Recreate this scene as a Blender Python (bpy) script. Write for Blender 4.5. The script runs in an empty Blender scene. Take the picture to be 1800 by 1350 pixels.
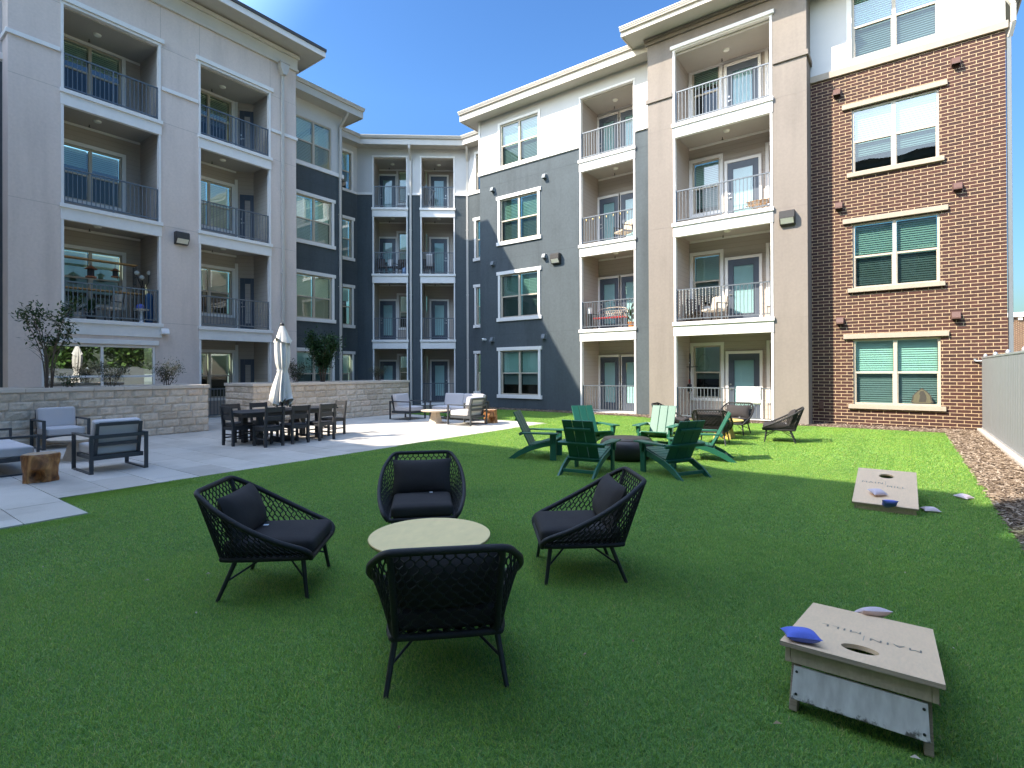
import bpy, bmesh, math, random
from mathutils import Vector, Matrix, noise as mnoise
R = math.radians
random.seed(7)
SC = bpy.context.scene
COL = SC.collection
# ---------------------------------------------------------------- camera, light
A0, PITCH, ROLL = .6346, .0031, -.0045
FPX, CYPX, HCAM = 932.05, 649.16, 1.60

def cam_axes():
    def m(x, y, z):                       # camera space (right, forward, up) -> world
        c, s = math.cos(ROLL), math.sin(ROLL)
        yd = -z
        x, yd = c*x + s*yd, -s*x + c*yd
        v = Vector((x, y, -yd))
        c, s = math.cos(PITCH), math.sin(PITCH)
        v = Vector((v.x, c*v.y - s*v.z, s*v.y + c*v.z))
        c, s = math.cos(A0), math.sin(A0)
        return Vector((v.x*c - v.y*s, v.x*s + v.y*c, v.z))
    return m(1, 0, 0), m(0, 0, 1), -m(0, 1, 0)
cam = bpy.data.cameras.new('camera')
camo = bpy.data.objects.new('camera', cam); COL.objects.link(camo)
rx, ry, rz = cam_axes()
camo.matrix_world = Matrix(((rx.x, ry.x, rz.x, 0), (rx.y, ry.y, rz.y, 0), (rx.z, ry.z, rz.z, HCAM), (0, 0, 0, 1)))
cam.sensor_fit = 'HORIZONTAL'; cam.sensor_width = 36
cam.lens = FPX/1800*36
cam.shift_y = -(675 - CYPX)/1800
cam.clip_start = .05; cam.clip_end = 3000
SC.camera = camo

SX, SY, EL = .573, .820, R(43.0)          # where sunlight travels to, and its height
sun = bpy.data.lights.new('sun', 'SUN'); suno = bpy.data.objects.new('sun', sun); COL.objects.link(suno)
sun.energy = 2.0; sun.angle = R(.53); sun.color = (1, .91, .78)
ldir = Vector((SX*math.cos(EL), SY*math.cos(EL), -math.sin(EL)))
suno.rotation_euler = ldir.to_track_quat('-Z', 'Y').to_euler(); suno.location = (-20, -30, 40)
W = bpy.data.worlds.new('World'); SC.world = W; W.use_nodes = True
nt = W.node_tree; bgn = nt.nodes['Background']
sky = nt.nodes.new('ShaderNodeTexSky'); sky.sky_type = 'NISHITA'; sky.sun_disc = False
sky.sun_elevation = EL; sky.sun_rotation = math.atan2(-SX, -SY)
sky.altitude = 0; sky.air_density = 1.3; sky.dust_density = 1.2; sky.ozone_density = 1.4
hs = nt.nodes.new('ShaderNodeHueSaturation'); hs.inputs['Saturation'].default_value = 1.03; hs.inputs['Hue'].default_value = .499
gm = nt.nodes.new('ShaderNodeGamma'); gm.inputs['Gamma'].default_value = 1.4
nt.links.new(sky.outputs[0], gm.inputs['Color']); nt.links.new(gm.outputs[0], hs.inputs['Color']); 
# sky graded: overhead boosted as added shade fill, view band and near-sun area dimmed
tcw = nt.nodes.new('ShaderNodeTexCoord'); dt = nt.nodes.new('ShaderNodeVectorMath'); dt.operation = 'DOT_PRODUCT'
nt.links.new(tcw.outputs['Generated'], dt.inputs[0]); dt.inputs[1].default_value = tuple(-ldir)
mr = nt.nodes.new('ShaderNodeMapRange'); mr.interpolation_type = 'SMOOTHSTEP'
for i, v in ((1, .37), (2, .66), (3, 0.), (4, 1.)): mr.inputs[i].default_value = v
nt.links.new(dt.outputs['Value'], mr.inputs[0])
mc = nt.nodes.new('ShaderNodeMix'); mc.data_type = 'VECTOR'
m3 = nt.nodes.new('ShaderNodeMapRange'); m3.interpolation_type = 'SMOOTHSTEP'
for i, v in ((1, .76), (2, .93), (3, 1.), (4, .05)): m3.inputs[i].default_value = v
nt.links.new(dt.outputs['Value'], m3.inputs[0])
mp = nt.nodes.new('ShaderNodeMath'); mp.operation = 'MULTIPLY'; nt.links.new(mr.outputs[0], mp.inputs[0]); nt.links.new(m3.outputs[0], mp.inputs[1])
nt.links.new(mp.outputs[0], mc.inputs[0]); mc.inputs[4].default_value = (.29, .38, .46); mc.inputs[5].default_value = (3.1, 2.55, 2.05)
vm = nt.nodes.new('ShaderNodeVectorMath'); vm.operation = 'MULTIPLY'
nt.links.new(hs.outputs[0], vm.inputs[0]); nt.links.new(mc.outputs[1], vm.inputs[1])
sz = nt.nodes.new('ShaderNodeSeparateXYZ'); nt.links.new(tcw.outputs['Generated'], sz.inputs[0])
m4 = nt.nodes.new('ShaderNodeMapRange')
for i, v in ((1, 0.), (2, .45), (3, .30), (4, 1.)): m4.inputs[i].default_value = v
nt.links.new(sz.outputs[2], m4.inputs[0])
v2 = nt.nodes.new('ShaderNodeVectorMath'); v2.operation = 'SCALE'; nt.links.new(vm.outputs[0], v2.inputs[0]); nt.links.new(m4.outputs[0], v2.inputs['Scale'])
nt.links.new(v2.outputs[0], bgn.inputs[0]); bgn.inputs[1].default_value = .062
SC.view_settings.view_transform = 'Standard'; SC.view_settings.look = 'None'
SC.view_settings.exposure = 2.52; SC.view_settings.gamma = 1
SC.cycles.max_bounces = 8; SC.cycles.transparent_max_bounces = 16
SC.cycles.caustics_reflective = False; SC.cycles.caustics_refractive = False
SC.cycles.sample_clamp_indirect = 6

# ---------------------------------------------------------------- materials
def new_mat(name):
    m = bpy.data.materials.new(name); m.use_nodes = True
    t = m.node_tree
    return m, t, t.nodes['Principled BSDF']
def N(t, kind, **kw):
    n = t.nodes.new(kind)
    for k, v in kw.items():
        if k in n.inputs: n.inputs[k].default_value = v
        else: setattr(n, k, v)
    return n
def ramp(t, fac, stops):
    r = t.nodes.new('ShaderNodeValToRGB')
    e = r.color_ramp.elements
    while len(e) < len(stops): e.new(.5)
    for i, (p, c) in enumerate(stops):
        e[i].position = p; e[i].color = (*c, 1)
    t.links.new(fac, r.inputs[0]); return r.outputs[0]
def sc(c, k): return tuple(min(1, v*k) for v in c)
def obj_co(t): return N(t, 'ShaderNodeTexCoord').outputs['Object']
def mapped(t, vec, scale):
    m = N(t, 'ShaderNodeMapping'); m.inputs['Scale'].default_value = scale
    t.links.new(vec, m.inputs[0]); return m.outputs[0]
def bump(t, b, h, strength, dist):
    n = N(t, 'ShaderNodeBump'); n.inputs['Strength'].default_value = strength; n.inputs['Distance'].default_value = dist
    t.links.new(h, n.inputs['Height']); t.links.new(n.outputs[0], b.inputs['Normal']); return n
def mk(name, base, rough=.6, metal=0., spec=.5, var=.12, vs=3., vs2=None, streak=0, bs=0, bstr=.3, bd=.01, stretch=(1, 1, 1)):
    """plain painted or woven surface: colour varied by two noises, small bump"""
    m, t, b = new_mat(name)
    b.inputs['Roughness'].default_value = rough; b.inputs['Metallic'].default_value = metal
    b.inputs['Specular IOR Level'].default_value = spec
    co = mapped(t, obj_co(t), stretch)
    n1 = N(t, 'ShaderNodeTexNoise', Scale=vs, Detail=6., Roughness=.65); t.links.new(co, n1.inputs['Vector'])
    fac = n1.outputs[0]
    if vs2:
        n2 = N(t, 'ShaderNodeTexNoise', Scale=vs2, Detail=3.); t.links.new(co, n2.inputs['Vector'])
        mx = N(t, 'ShaderNodeMath', operation='ADD'); t.links.new(fac, mx.inputs[0]); t.links.new(n2.outputs[0], mx.inputs[1])
        m2 = N(t, 'ShaderNodeMath', operation='MULTIPLY'); m2.inputs[1].default_value = .5; t.links.new(mx.outputs[0], m2.inputs[0]); fac = m2.outputs[0]
    col = ramp(t, fac, [(.3, sc(base, 1-var)), (.7, sc(base, 1+var))])
    if streak:
        n3 = N(t, 'ShaderNodeTexNoise', Scale=2.2, Detail=6., Roughness=.6); t.links.new(mapped(t, obj_co(t), (1, 1, .10)), n3.inputs['Vector'])
        v = ramp(t, n3.outputs[0], [(.32, (1-streak*1.6,)*3), (.50, (1, 1, 1)), (.72, (1+streak*.5,)*3)])
        mx = N(t, 'ShaderNodeMix', data_type='RGBA', blend_type='MULTIPLY'); mx.inputs[0].default_value = 1
        t.links.new(col, mx.inputs[6]); t.links.new(v, mx.inputs[7]); col = mx.outputs[2]
    t.links.new(col, b.inputs['Base Color'])
    if bs:
        nb = N(t, 'ShaderNodeTexNoise', Scale=bs, Detail=4.); t.links.new(co, nb.inputs['Vector'])
        bump(t, b, nb.outputs[0], bstr, bd)
    return m
def mk_siding(name, base, pitch=.15):
    m, t, b = new_mat(name); b.inputs['Roughness'].default_value = .6
    s = N(t, 'ShaderNodeSeparateXYZ'); t.links.new(obj_co(t), s.inputs[0])
    d = N(t, 'ShaderNodeMath', operation='DIVIDE'); d.inputs[1].default_value = pitch; t.links.new(s.outputs[2], d.inputs[0])
    f = N(t, 'ShaderNodeMath', operation='FRACT'); t.links.new(d.outputs[0], f.inputs[0])
    t.links.new(ramp(t, f.outputs[0], [(0, sc(base, .55)), (.07, base), (1, base)]), b.inputs['Base Color'])
    iv = N(t, 'ShaderNodeMath', operation='SUBTRACT'); iv.inputs[0].default_value = 1; t.links.new(f.outputs[0], iv.inputs[1])
    bump(t, b, iv.outputs[0], .7, .012)
    return m
def mk_island(name, stops, rough=.6, spec=.3, trans=0.):
    m, t, b = new_mat(name); b.inputs['Roughness'].default_value = rough; b.inputs['Specular IOR Level'].default_value = spec
    g = N(t, 'ShaderNodeNewGeometry')
    col = ramp(t, g.outputs['Random Per Island'], stops)
    t.links.new(col, b.inputs['Base Color'])
    if trans:
        tr = N(t, 'ShaderNodeBsdfTranslucent'); t.links.new(col, tr.inputs[0])
        mx = N(t, 'ShaderNodeMixShader'); mx.inputs[0].default_value = trans
        t.links.new(b.outputs[0], mx.inputs[1]); t.links.new(tr.outputs[0], mx.inputs[2])
        t.links.new(mx.outputs[0], t.nodes['Material Output'].inputs[0])
    return m
def mk_brick(name, axis, c1, c2, mortar, bw, rh, ms):
    m, t, b = new_mat(name); b.inputs['Roughness'].default_value = .85
    s = N(t, 'ShaderNodeSeparateXYZ'); t.links.new(obj_co(t), s.inputs[0])
    c = N(t, 'ShaderNodeCombineXYZ'); t.links.new(s.outputs[axis], c.inputs[0]); t.links.new(s.outputs[2], c.inputs[1])
    br = N(t, 'ShaderNodeTexBrick'); br.offset = .5
    t.links.new(c.outputs[0], br.inputs['Vector'])
    br.inputs['Scale'].default_value = 1; br.inputs['Brick Width'].default_value = bw; br.inputs['Row Height'].default_value = rh
    br.inputs['Mortar Size'].default_value = ms; br.inputs['Mortar Smooth'].default_value = .25; br.inputs['Bias'].default_value = 0
    br.inputs['Color1'].default_value = (*c1, 1); br.inputs['Color2'].default_value = (*c2, 1); br.inputs['Mortar'].default_value = (*mortar, 1)
    n1 = N(t, 'ShaderNodeTexNoise', Scale=26., Detail=5.); t.links.new(obj_co(t), n1.inputs['Vector'])
    v = ramp(t, n1.outputs[0], [(.3, (.82, .80, .80)), (.7, (1.18, 1.16, 1.15))])
    mx = N(t, 'ShaderNodeMix', data_type='RGBA', blend_type='MULTIPLY'); mx.inputs[0].default_value = 1
    t.links.new(br.outputs[0], mx.inputs[6]); t.links.new(v, mx.inputs[7]); t.links.new(mx.outputs[2], b.inputs['Base Color'])
    iv = N(t, 'ShaderNodeMath', operation='SUBTRACT'); iv.inputs[0].default_value = 1; t.links.new(br.outputs['Fac'], iv.inputs[1])
    ad = N(t, 'ShaderNodeMath', operation='MULTIPLY_ADD'); ad.inputs[1].default_value = .25
    t.links.new(n1.outputs[0], ad.inputs[0]); t.links.new(iv.outputs[0], ad.inputs[2])
    bump(t, b, ad.outputs[0], .8, .008)
    return m
def mk_glass(name, tint, f0=.09, scale=.9):
    m, t, b = new_mat(name); t.nodes.remove(b)
    tr = N(t, 'ShaderNodeBsdfTransparent'); tr.inputs[0].default_value = (*tint, 1)
    gl = N(t, 'ShaderNodeBsdfGlossy'); gl.inputs['Roughness'].default_value = .012; gl.inputs[0].default_value = (.92, .97, 1, 1)
    nz = N(t, 'ShaderNodeTexNoise', Scale=1.3, Detail=1.); t.links.new(obj_co(t), nz.inputs['Vector'])
    bp = N(t, 'ShaderNodeBump'); bp.inputs['Strength'].default_value = .05; bp.inputs['Distance'].default_value = .05
    t.links.new(nz.outputs[0], bp.inputs['Height']); t.links.new(bp.outputs[0], gl.inputs['Normal'])
    lw = N(t, 'ShaderNodeLayerWeight'); lw.inputs[0].default_value = .5
    p = N(t, 'ShaderNodeMath', operation='POWER'); p.inputs[1].default_value = 3.2; t.links.new(lw.outputs['Facing'], p.inputs[0])
    ma = N(t, 'ShaderNodeMath', operation='MULTIPLY_ADD'); ma.inputs[1].default_value = scale - f0; ma.inputs[2].default_value = f0
    t.links.new(p.outputs[0], ma.inputs[0])
    mx = N(t, 'ShaderNodeMixShader'); t.links.new(ma.outputs[0], mx.inputs[0])
    t.links.new(tr.outputs[0], mx.inputs[1]); t.links.new(gl.outputs[0], mx.inputs[2])
    t.links.new(mx.outputs[0], t.nodes['Material Output'].inputs[0])
    return m

M = {}
M['tan'] = mk('tan_stucco_sun_cut', (.215, .183, .154), .9, streak=.08, var=.09, vs=.7, vs2=14, bs=120, bstr=.5, bd=.004)  # right wing's copy of the tan stucco, darkened to offset its sunlight
M['grey'] = mk('tan_stucco_shade_lift', (.69, .575, .50), .9, streak=.06, var=.08, vs=.7, vs2=14, bs=120, bstr=.5, bd=.004)  # shaded wings' copy of the tan stucco, lightened to make up for shade
M['blue'] = mk('slate_stucco', (.068, .083, .090), .9, streak=.12, var=.14, vs=.9, vs2=12, bs=110, bstr=.5, bd=.004)
M['cream'] = mk('cornice_stucco', (.60, .55, .47), .85, var=.05, vs=2, bs=100, bstr=.3, bd=.003)
M['white'] = mk('white_panel', (.54, .525, .50), .6, var=.03, vs=2, bs=60, bstr=.1, bd=.002)
M['trim'] = mk('white_trim', (.78, .745, .70), .55, var=.04, vs=5)
M['vinyl'] = mk('almond_vinyl', (.50, .43, .33), .45, var=.03, vs=5)
M['stone'] = mk('cast_stone', (.37, .305, .235), .85, var=.07, vs=6, bs=80, bstr=.2, bd=.003)
M['soffit'] = mk('soffit_paint', (.50, .46, .40), .8, var=.04, vs=2)
M['ceil'] = mk('balcony_ceiling', (.40, .36, .31), .8, var=.04, vs=2)
M['gutter'] = mk('gutter_metal', (.52, .48, .42), .4, var=.04, vs=3)
M['roof'] = mk('roof_shingle', (.07, .07, .075), .9, var=.2, vs=20)
M['joint'] = mk('stucco_joint', (.20, .17, .145), .9)
M['jointg'] = mk('lifted_stucco_joint', (.46, .39, .335), .9)
M['jointb'] = mk('slate_joint', (.055, .068, .075), .9)
M['side'] = mk_siding('lap_siding', (.42, .36, .305))
M['door'] = mk('door_paint', (.065, .080, .105), .4, var=.04, vs=4)
M['rail'] = mk('rail_metal', (.125, .142, .158), .35, var=.05, vs=8, metal=.2)
M['brick'] = mk_brick('brown_brick', 0, (.036, .0135, .0105), (.064, .0225, .0155), (.47, .345, .205), .285, .0905, .0082)
M['rbrick'] = mk_brick('red_brick', 0, (.24, .085, .05), (.30, .12, .07), (.45, .38, .30), .24, .08, .008)
M['glass'] = mk_glass('window_glass', (.52, .74, .67), .13)
M['mirror'] = mk_glass('storefront_glass', (.45, .55, .52), .42, .95)
M['screen'] = mk_glass('screened_glass', (.30, .40, .385), .05, .7)
M['doorglass'] = mk_glass('door_glass', (.62, .80, .80), .09, .9)
M['blind'] = mk('blind_slats', (.78, .79, .76), .5, var=.02, vs=4)
M['blindg'] = mk('grey_green_slats', (.30, .33, .30), .6, var=.04, vs=4)  # darker grey-green blind colour
M['blindw'] = mk('warm_slats', (.70, .64, .54), .5, var=.03, vs=4)
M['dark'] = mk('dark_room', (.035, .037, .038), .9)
M['nickel'] = mk('nickel', (.55, .53, .5), .3, metal=1., var=.02)
M['lamp'] = mk('lamp_lens', (.80, .77, .66), .25, var=.05, vs=20)
M['bronze'] = mk('bronze_metal', (.035, .032, .03), .45, var=.1, vs=10)
M['ventb'] = mk('brown_vent', (.10, .045, .032), .6, var=.05)
M['slatevent'] = mk('slate_vent', (.15, .17, .18), .5, var=.05)
M['fence'] = mk('grey_fence_panel', (.21, .22, .225), .5, var=.03, vs=3)
M['fpost'] = mk('galvanised_post', (.45, .46, .47), .4, metal=.6, var=.08, vs=12)
M['curb'] = mk('curb_concrete', (.45, .40, .34), .9, var=.08, vs=6, bs=60, bstr=.3, bd=.005)
M['conc'] = mk('patio_concrete', (.47, .445, .41), .8, var=.06, vs=.8, vs2=9, bs=140, bstr=.15, bd=.002)
def mk_slab():
    m, t, b = new_mat('patio_slab'); b.inputs['Roughness'].default_value = .8
    g = N(t, 'ShaderNodeNewGeometry'); co = obj_co(t)
    base = ramp(t, g.outputs['Random Per Island'], [(0, (.46, .415, .355)), (.5, (.51, .465, .40)), (1, (.555, .51, .445))])
    n1 = N(t, 'ShaderNodeTexNoise', Scale=1.1, Detail=8., Roughness=.7); t.links.new(co, n1.inputs['Vector'])
    n2 = N(t, 'ShaderNodeTexNoise', Scale=160., Detail=2.); t.links.new(co, n2.inputs['Vector'])
    v = ramp(t, n1.outputs[0], [(.28, (.80, .79, .77)), (.5, (1, 1, 1)), (.75, (1.08, 1.08, 1.08))]); v2 = ramp(t, n2.outputs[0], [(.3, (.90, .90, .90)), (.7, (1.08, 1.08, 1.08))])
    a = N(t, 'ShaderNodeMix', data_type='RGBA', blend_type='MULTIPLY'); a.inputs[0].default_value = 1; t.links.new(base, a.inputs[6]); t.links.new(v, a.inputs[7])
    c = N(t, 'ShaderNodeMix', data_type='RGBA', blend_type='MULTIPLY'); c.inputs[0].default_value = 1; t.links.new(a.outputs[2], c.inputs[6]); t.links.new(v2, c.inputs[7])
    t.links.new(c.outputs[2], b.inputs['Base Color']); bump(t, b, n2.outputs[0], .2, .002); return m
M['conc'] = mk_slab()
M['cjoint'] = mk('patio_joint', (.12, .12, .12), .9)
M['turfbase'] = mk('turf_backing', (.10, .20, .05), .95, var=.25, vs=5, vs2=60)
M['soil'] = mk('mulch_soil', (.12, .078, .05), .95, var=.3, vs=8, vs2=50, bs=40, bstr=.6, bd=.03)
M['earth'] = mk('earth', (.16, .15, .11), .95, var=.2, vs=.2)
M['mulch'] = mk_island('mulch_chips', [(0, (.07, .05, .038)), (.35, (.17, .125, .088)), (.7, (.29, .22, .16)), (1, (.43, .35, .27))], .9, .1)
M['blade'] = mk_island('turf_blades', [(0, (.16, .30, .075)), (.35, (.25, .41, .095)), (.75, (.36, .50, .12)), (.93, (.45, .53, .15)), (1, (.60, .52, .27))], .45, .4, .42)
def mk_blade():
    m, t, b = new_mat('turf_blade'); b.inputs['Roughness'].default_value = .42; b.inputs['Specular IOR Level'].default_value = .45
    g = N(t, 'ShaderNodeNewGeometry')
    col = ramp(t, g.outputs['Random Per Island'], [(0, (.115, .27, .052)), (.35, (.20, .40, .064)), (.75, (.305, .48, .08)), (.93, (.41, .52, .095)), (1, (.54, .46, .20))])
    n1 = N(t, 'ShaderNodeTexNoise', Scale=.55, Detail=5., Roughness=.6, Distortion=.6); t.links.new(mapped(t, g.outputs['Position'], (1, .45, 1)), n1.inputs['Vector'])
    n2 = N(t, 'ShaderNodeTexNoise', Scale=9., Detail=3.); t.links.new(g.outputs['Position'], n2.inputs['Vector'])
    ad = N(t, 'ShaderNodeMath', operation='MULTIPLY_ADD'); ad.inputs[1].default_value = .45; t.links.new(n2.outputs[0], ad.inputs[0]); t.links.new(n1.outputs[0], ad.inputs[2])
    v = ramp(t, ad.outputs[0], [(.5, (.74, .80, .80)), (.72, (1, 1, 1)), (.95, (1.18, 1.12, 1.0))])
    mx = N(t, 'ShaderNodeMix', data_type='RGBA', blend_type='MULTIPLY'); mx.inputs[0].default_value = 1; t.links.new(col, mx.inputs[6]); t.links.new(v, mx.inputs[7])
    t.links.new(mx.outputs[2], b.inputs['Base Color'])
    tr = N(t, 'ShaderNodeBsdfTranslucent'); t.links.new(mx.outputs[2], tr.inputs[0]); ms = N(t, 'ShaderNodeMixShader'); ms.inputs[0].default_value = .42
    t.links.new(b.outputs[0], ms.inputs[1]); t.links.new(tr.outputs[0], ms.inputs[2]); t.links.new(ms.outputs[0], t.nodes['Material Output'].inputs[0]); return m
M['blade'] = mk_blade()
M['litter'] = mk_island('dry_litter', [(0, (.22, .14, .07)), (.6, (.40, .29, .17)), (1, (.60, .52, .42))], .8, .2)
M['rope'] = mk('black_rope', (.013, .0118, .011), .65, var=.25, vs=60, bs=260, bstr=.6, bd=.004)
M['blackmetal'] = mk('black_metal', (.016, .017, .020), .42, var=.1, vs=8)
M['cush'] = mk('charcoal_fabric', (.042, .037, .035), .9, spec=.2, var=.18, vs=260, vs2=6, bs=420, bstr=.5, bd=.0015)
M['label'] = mk('white_label', (.75, .75, .75), .7, var=.02)
M['brass'] = mk('pale_brass_top', (.84, .63, .29), .7, metal=.0, var=.07, vs=4, vs2=16, stretch=(1, .5, 1))
M['brassedge'] = mk('brass_edge', (.60, .45, .20), .35, metal=.6, var=.05)
M['yellow'] = mk('yellow_wood', (.62, .43, .12), .5, var=.1, vs=6, stretch=(1, 1, .2))
M['green'] = mk('green_poly_board', (.014, .105, .062), .45, var=.08, vs=6, bs=50, bstr=.1, bd=.002, stretch=(1, .15, .15))
M['drum'] = mk('black_concrete', (.017, .016, .016), .5, var=.2, vs=5, bs=70, bstr=.15, bd=.002)
M['loungemetal'] = mk('dark_grey_metal', (.045, .050, .056), .45, var=.06, vs=8)
M['lgrey'] = mk('light_grey_fabric', (.56, .53, .52), .9, spec=.2, var=.06, vs=200, vs2=4, bs=300, bstr=.4, bd=.0015)
M['dine'] = mk('black_poly_board', (.028, .029, .033), .5, var=.12, vs=6)
M['cloth'] = mk('umbrella_cloth', (.72, .69, .63), .85, spec=.2, var=.05, vs=6, bs=240, bstr=.2, bd=.001)
M['tstone'] = mk('travertine', (.56, .47, .37), .6, var=.12, vs=4, vs2=18, stretch=(1, 1, 2.5))
M['ply'] = mk('birch_ply', (.85, .58, .345), .6, var=.08, vs=3, vs2=22, bs=60, bstr=.1, bd=.001, stretch=(4, .35, 4))
M['plyedge'] = mk('ply_edge', (.36, .27, .19), .8, var=.45, vs=3, vs2=8, stretch=(.6, .6, 60))
M['whitewash'] = mk('worn_white_paint', (.62, .62, .60), .7, var=.08, vs=3, vs2=30, stretch=(6, 6, 1))
M['ink'] = mk('grey_ink', (.36, .32, .26), .8, var=.05)
M['bagblue'] = mk('blue_canvas', (.13, .17, .55), .9, spec=.2, var=.08, vs=160, bs=300, bstr=.4, bd=.001)
M['bagpale'] = mk('pale_canvas', (.62, .50, .50), .9, spec=.2, var=.06, vs=160, bs=300, bstr=.4, bd=.001)
M['leaf'] = mk_island('shrub_leaves', [(0, (.018, .040, .012)), (.5, (.040, .080, .022)), (1, (.085, .125, .04))], .5, .35, .25)
M['leafb'] = mk_island('bright_leaves', [(0, (.05, .11, .02)), (.5, (.10, .20, .04)), (1, (.18, .28, .07))], .5, .35, .3)
M['leafd'] = mk_island('dense_leaves', [(0, (.010, .035, .012)), (.5, (.022, .065, .018)), (1, (.05, .11, .03))], .45, .4, .25)
M['leafr'] = mk_island('dull_leaves', [(0, (.03, .035, .018)), (.5, (.06, .075, .035)), (1, (.12, .115, .07))], .6, .3, .2)
M['bark'] = mk('bark', (.13, .095, .07), .9, var=.25, vs=12, stretch=(1, 1, .2), bs=40, bstr=.5, bd=.01)
M['copper'] = mk('copper', (.50, .20, .10), .4, metal=.7, var=.1)
M['shelfwood'] = mk('pine_board', (.50, .27, .09), .5, var=.12, vs=4, stretch=(1, .2, 4))
M['beige'] = mk('beige_fabric', (.50, .43, .34), .85, var=.08, vs=20)
M['terracotta'] = mk('orange_pot', (.55, .20, .04), .6, var=.08)
M['plasticw'] = mk('white_plastic', (.75, .74, .72), .4, var=.03)
M['jug'] = mk('blue_jug', (.20, .32, .50), .15, var=.1)
M['red'] = mk('red_paint', (.50, .03, .03), .5, var=.08)
M['towel'] = mk('shaggy_rug', (.62, .61, .57), .95, spec=.1, var=.16, vs=60, vs2=25, bs=90, bstr=1, bd=.015)
M['rattan'] = mk('rattan', (.36, .20, .09), .6, var=.15, vs=20)
M['brownwood'] = mk('dark_brown_weave', (.05, .035, .028), .7, var=.2, vs=40)
M['tealdeep'] = mk('blue_cloth', (.03, .09, .20), .8, var=.15, vs=10)
M['plaque'] = mk('dark_plaque', (.045, .04, .03), .6, var=.1)
M['plaqueg'] = mk('khaki_plaque', (.10, .09, .05), .6, var=.08)
M['bulb'] = mk('bulb_glass', (.8, .78, .7), .2, var=.02)

def mk_stump():
    m, t, b = new_mat('teak_root'); b.inputs['Roughness'].default_value = .45
    co = mapped(t, obj_co(t), (1, 1, .55))
    n1 = N(t, 'ShaderNodeTexNoise', Scale=5., Detail=5., Distortion=1.6); t.links.new(co, n1.inputs['Vector'])
    w = N(t, 'ShaderNodeTexWave', Scale=3.2, Distortion=9., Detail=4.); t.links.new(co, w.inputs['Vector'])
    c1 = ramp(t, n1.outputs[0], [(.3, (.05, .017, .006)), (.45, (.34, .135, .04)), (.62, (.58, .28, .09)), (.8, (.70, .44, .20))])
    c2 = ramp(t, w.outputs[0], [(0, (.55, .5, .45)), (.5, (1, 1, 1))])
    mx = N(t, 'ShaderNodeMix', data_type='RGBA', blend_type='MULTIPLY'); mx.inputs[0].default_value = .8
    t.links.new(c1, mx.inputs[6]); t.links.new(c2, mx.inputs[7]); t.links.new(mx.outputs[2], b.inputs['Base Color'])
    bump(t, b, n1.outputs[0], .8, .03); return m
M['teak'] = mk_stump()
def mk_block():
    m, t, b = new_mat('split_face_block'); b.inputs['Roughness'].default_value = .9
    g = N(t, 'ShaderNodeNewGeometry')
    base = ramp(t, g.outputs['Random Per Island'], [(0, (.60, .48, .36)), (.25, (.66, .54, .41)), (.55, (.73, .605, .47)), (.85, (.76, .63, .49)), (1, (.77, .60, .455))])
    n1 = N(t, 'ShaderNodeTexNoise', Scale=16., Detail=6., Roughness=.7); t.links.new(obj_co(t), n1.inputs['Vector'])
    v = ramp(t, n1.outputs[0], [(.3, (.80, .80, .80)), (.7, (1.12, 1.12, 1.12))])
    mx = N(t, 'ShaderNodeMix', data_type='RGBA', blend_type='MULTIPLY'); mx.inputs[0].default_value = 1
    t.links.new(base, mx.inputs[6]); t.links.new(v, mx.inputs[7]); t.links.new(mx.outputs[2], b.inputs['Base Color'])
    bump(t, b, n1.outputs[0], .7, .02); return m
M['block'] = mk_block()
M['mortar'] = mk('pale_mortar', (.62, .55, .47), .9, var=.06)
def mk_worn():                            # white paint rubbed off along the lower edge
    m, t, b = new_mat('worn_white_board'); b.inputs['Roughness'].default_value = .7
    co = obj_co(t)
    n1 = N(t, 'ShaderNodeTexNoise', Scale=16., Detail=7., Roughness=.75); t.links.new(mapped(t, co, (1, 1, .7)), n1.inputs['Vector'])
    s = N(t, 'ShaderNodeSeparateXYZ'); t.links.new(co, s.inputs[0])
    k = N(t, 'ShaderNodeMapRange'); k.inputs[1].default_value = .04; k.inputs[2].default_value = .13; k.inputs[3].default_value = .30; k.inputs[4].default_value = -.12
    t.links.new(s.outputs[2], k.inputs[0])
    a = N(t, 'ShaderNodeMath', operation='ADD'); t.links.new(n1.outputs[0], a.inputs[0]); t.links.new(k.outputs[0], a.inputs[1])
    n2 = N(t, 'ShaderNodeTexNoise', Scale=4., Detail=5.); t.links.new(mapped(t, co, (7, 7, .6)), n2.inputs['Vector'])
    pt = ramp(t, n2.outputs[0], [(.3, (.50, .46, .42)), (.7, (.70, .66, .61))])
    f = ramp(t, a.outputs[0], [(.60, (0, 0, 0)), (.70, (1, 1, 1))])
    mx = N(t, 'ShaderNodeMix', data_type='RGBA'); t.links.new(f, mx.inputs[0]); t.links.new(pt, mx.inputs[6]); mx.inputs[7].default_value = (.10, .085, .07, 1)
    t.links.new(mx.outputs[2], b.inputs['Base Color']); bump(t, b, n1.outputs[0], .2, .004); return m
M['worn'] = mk_worn()

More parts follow.
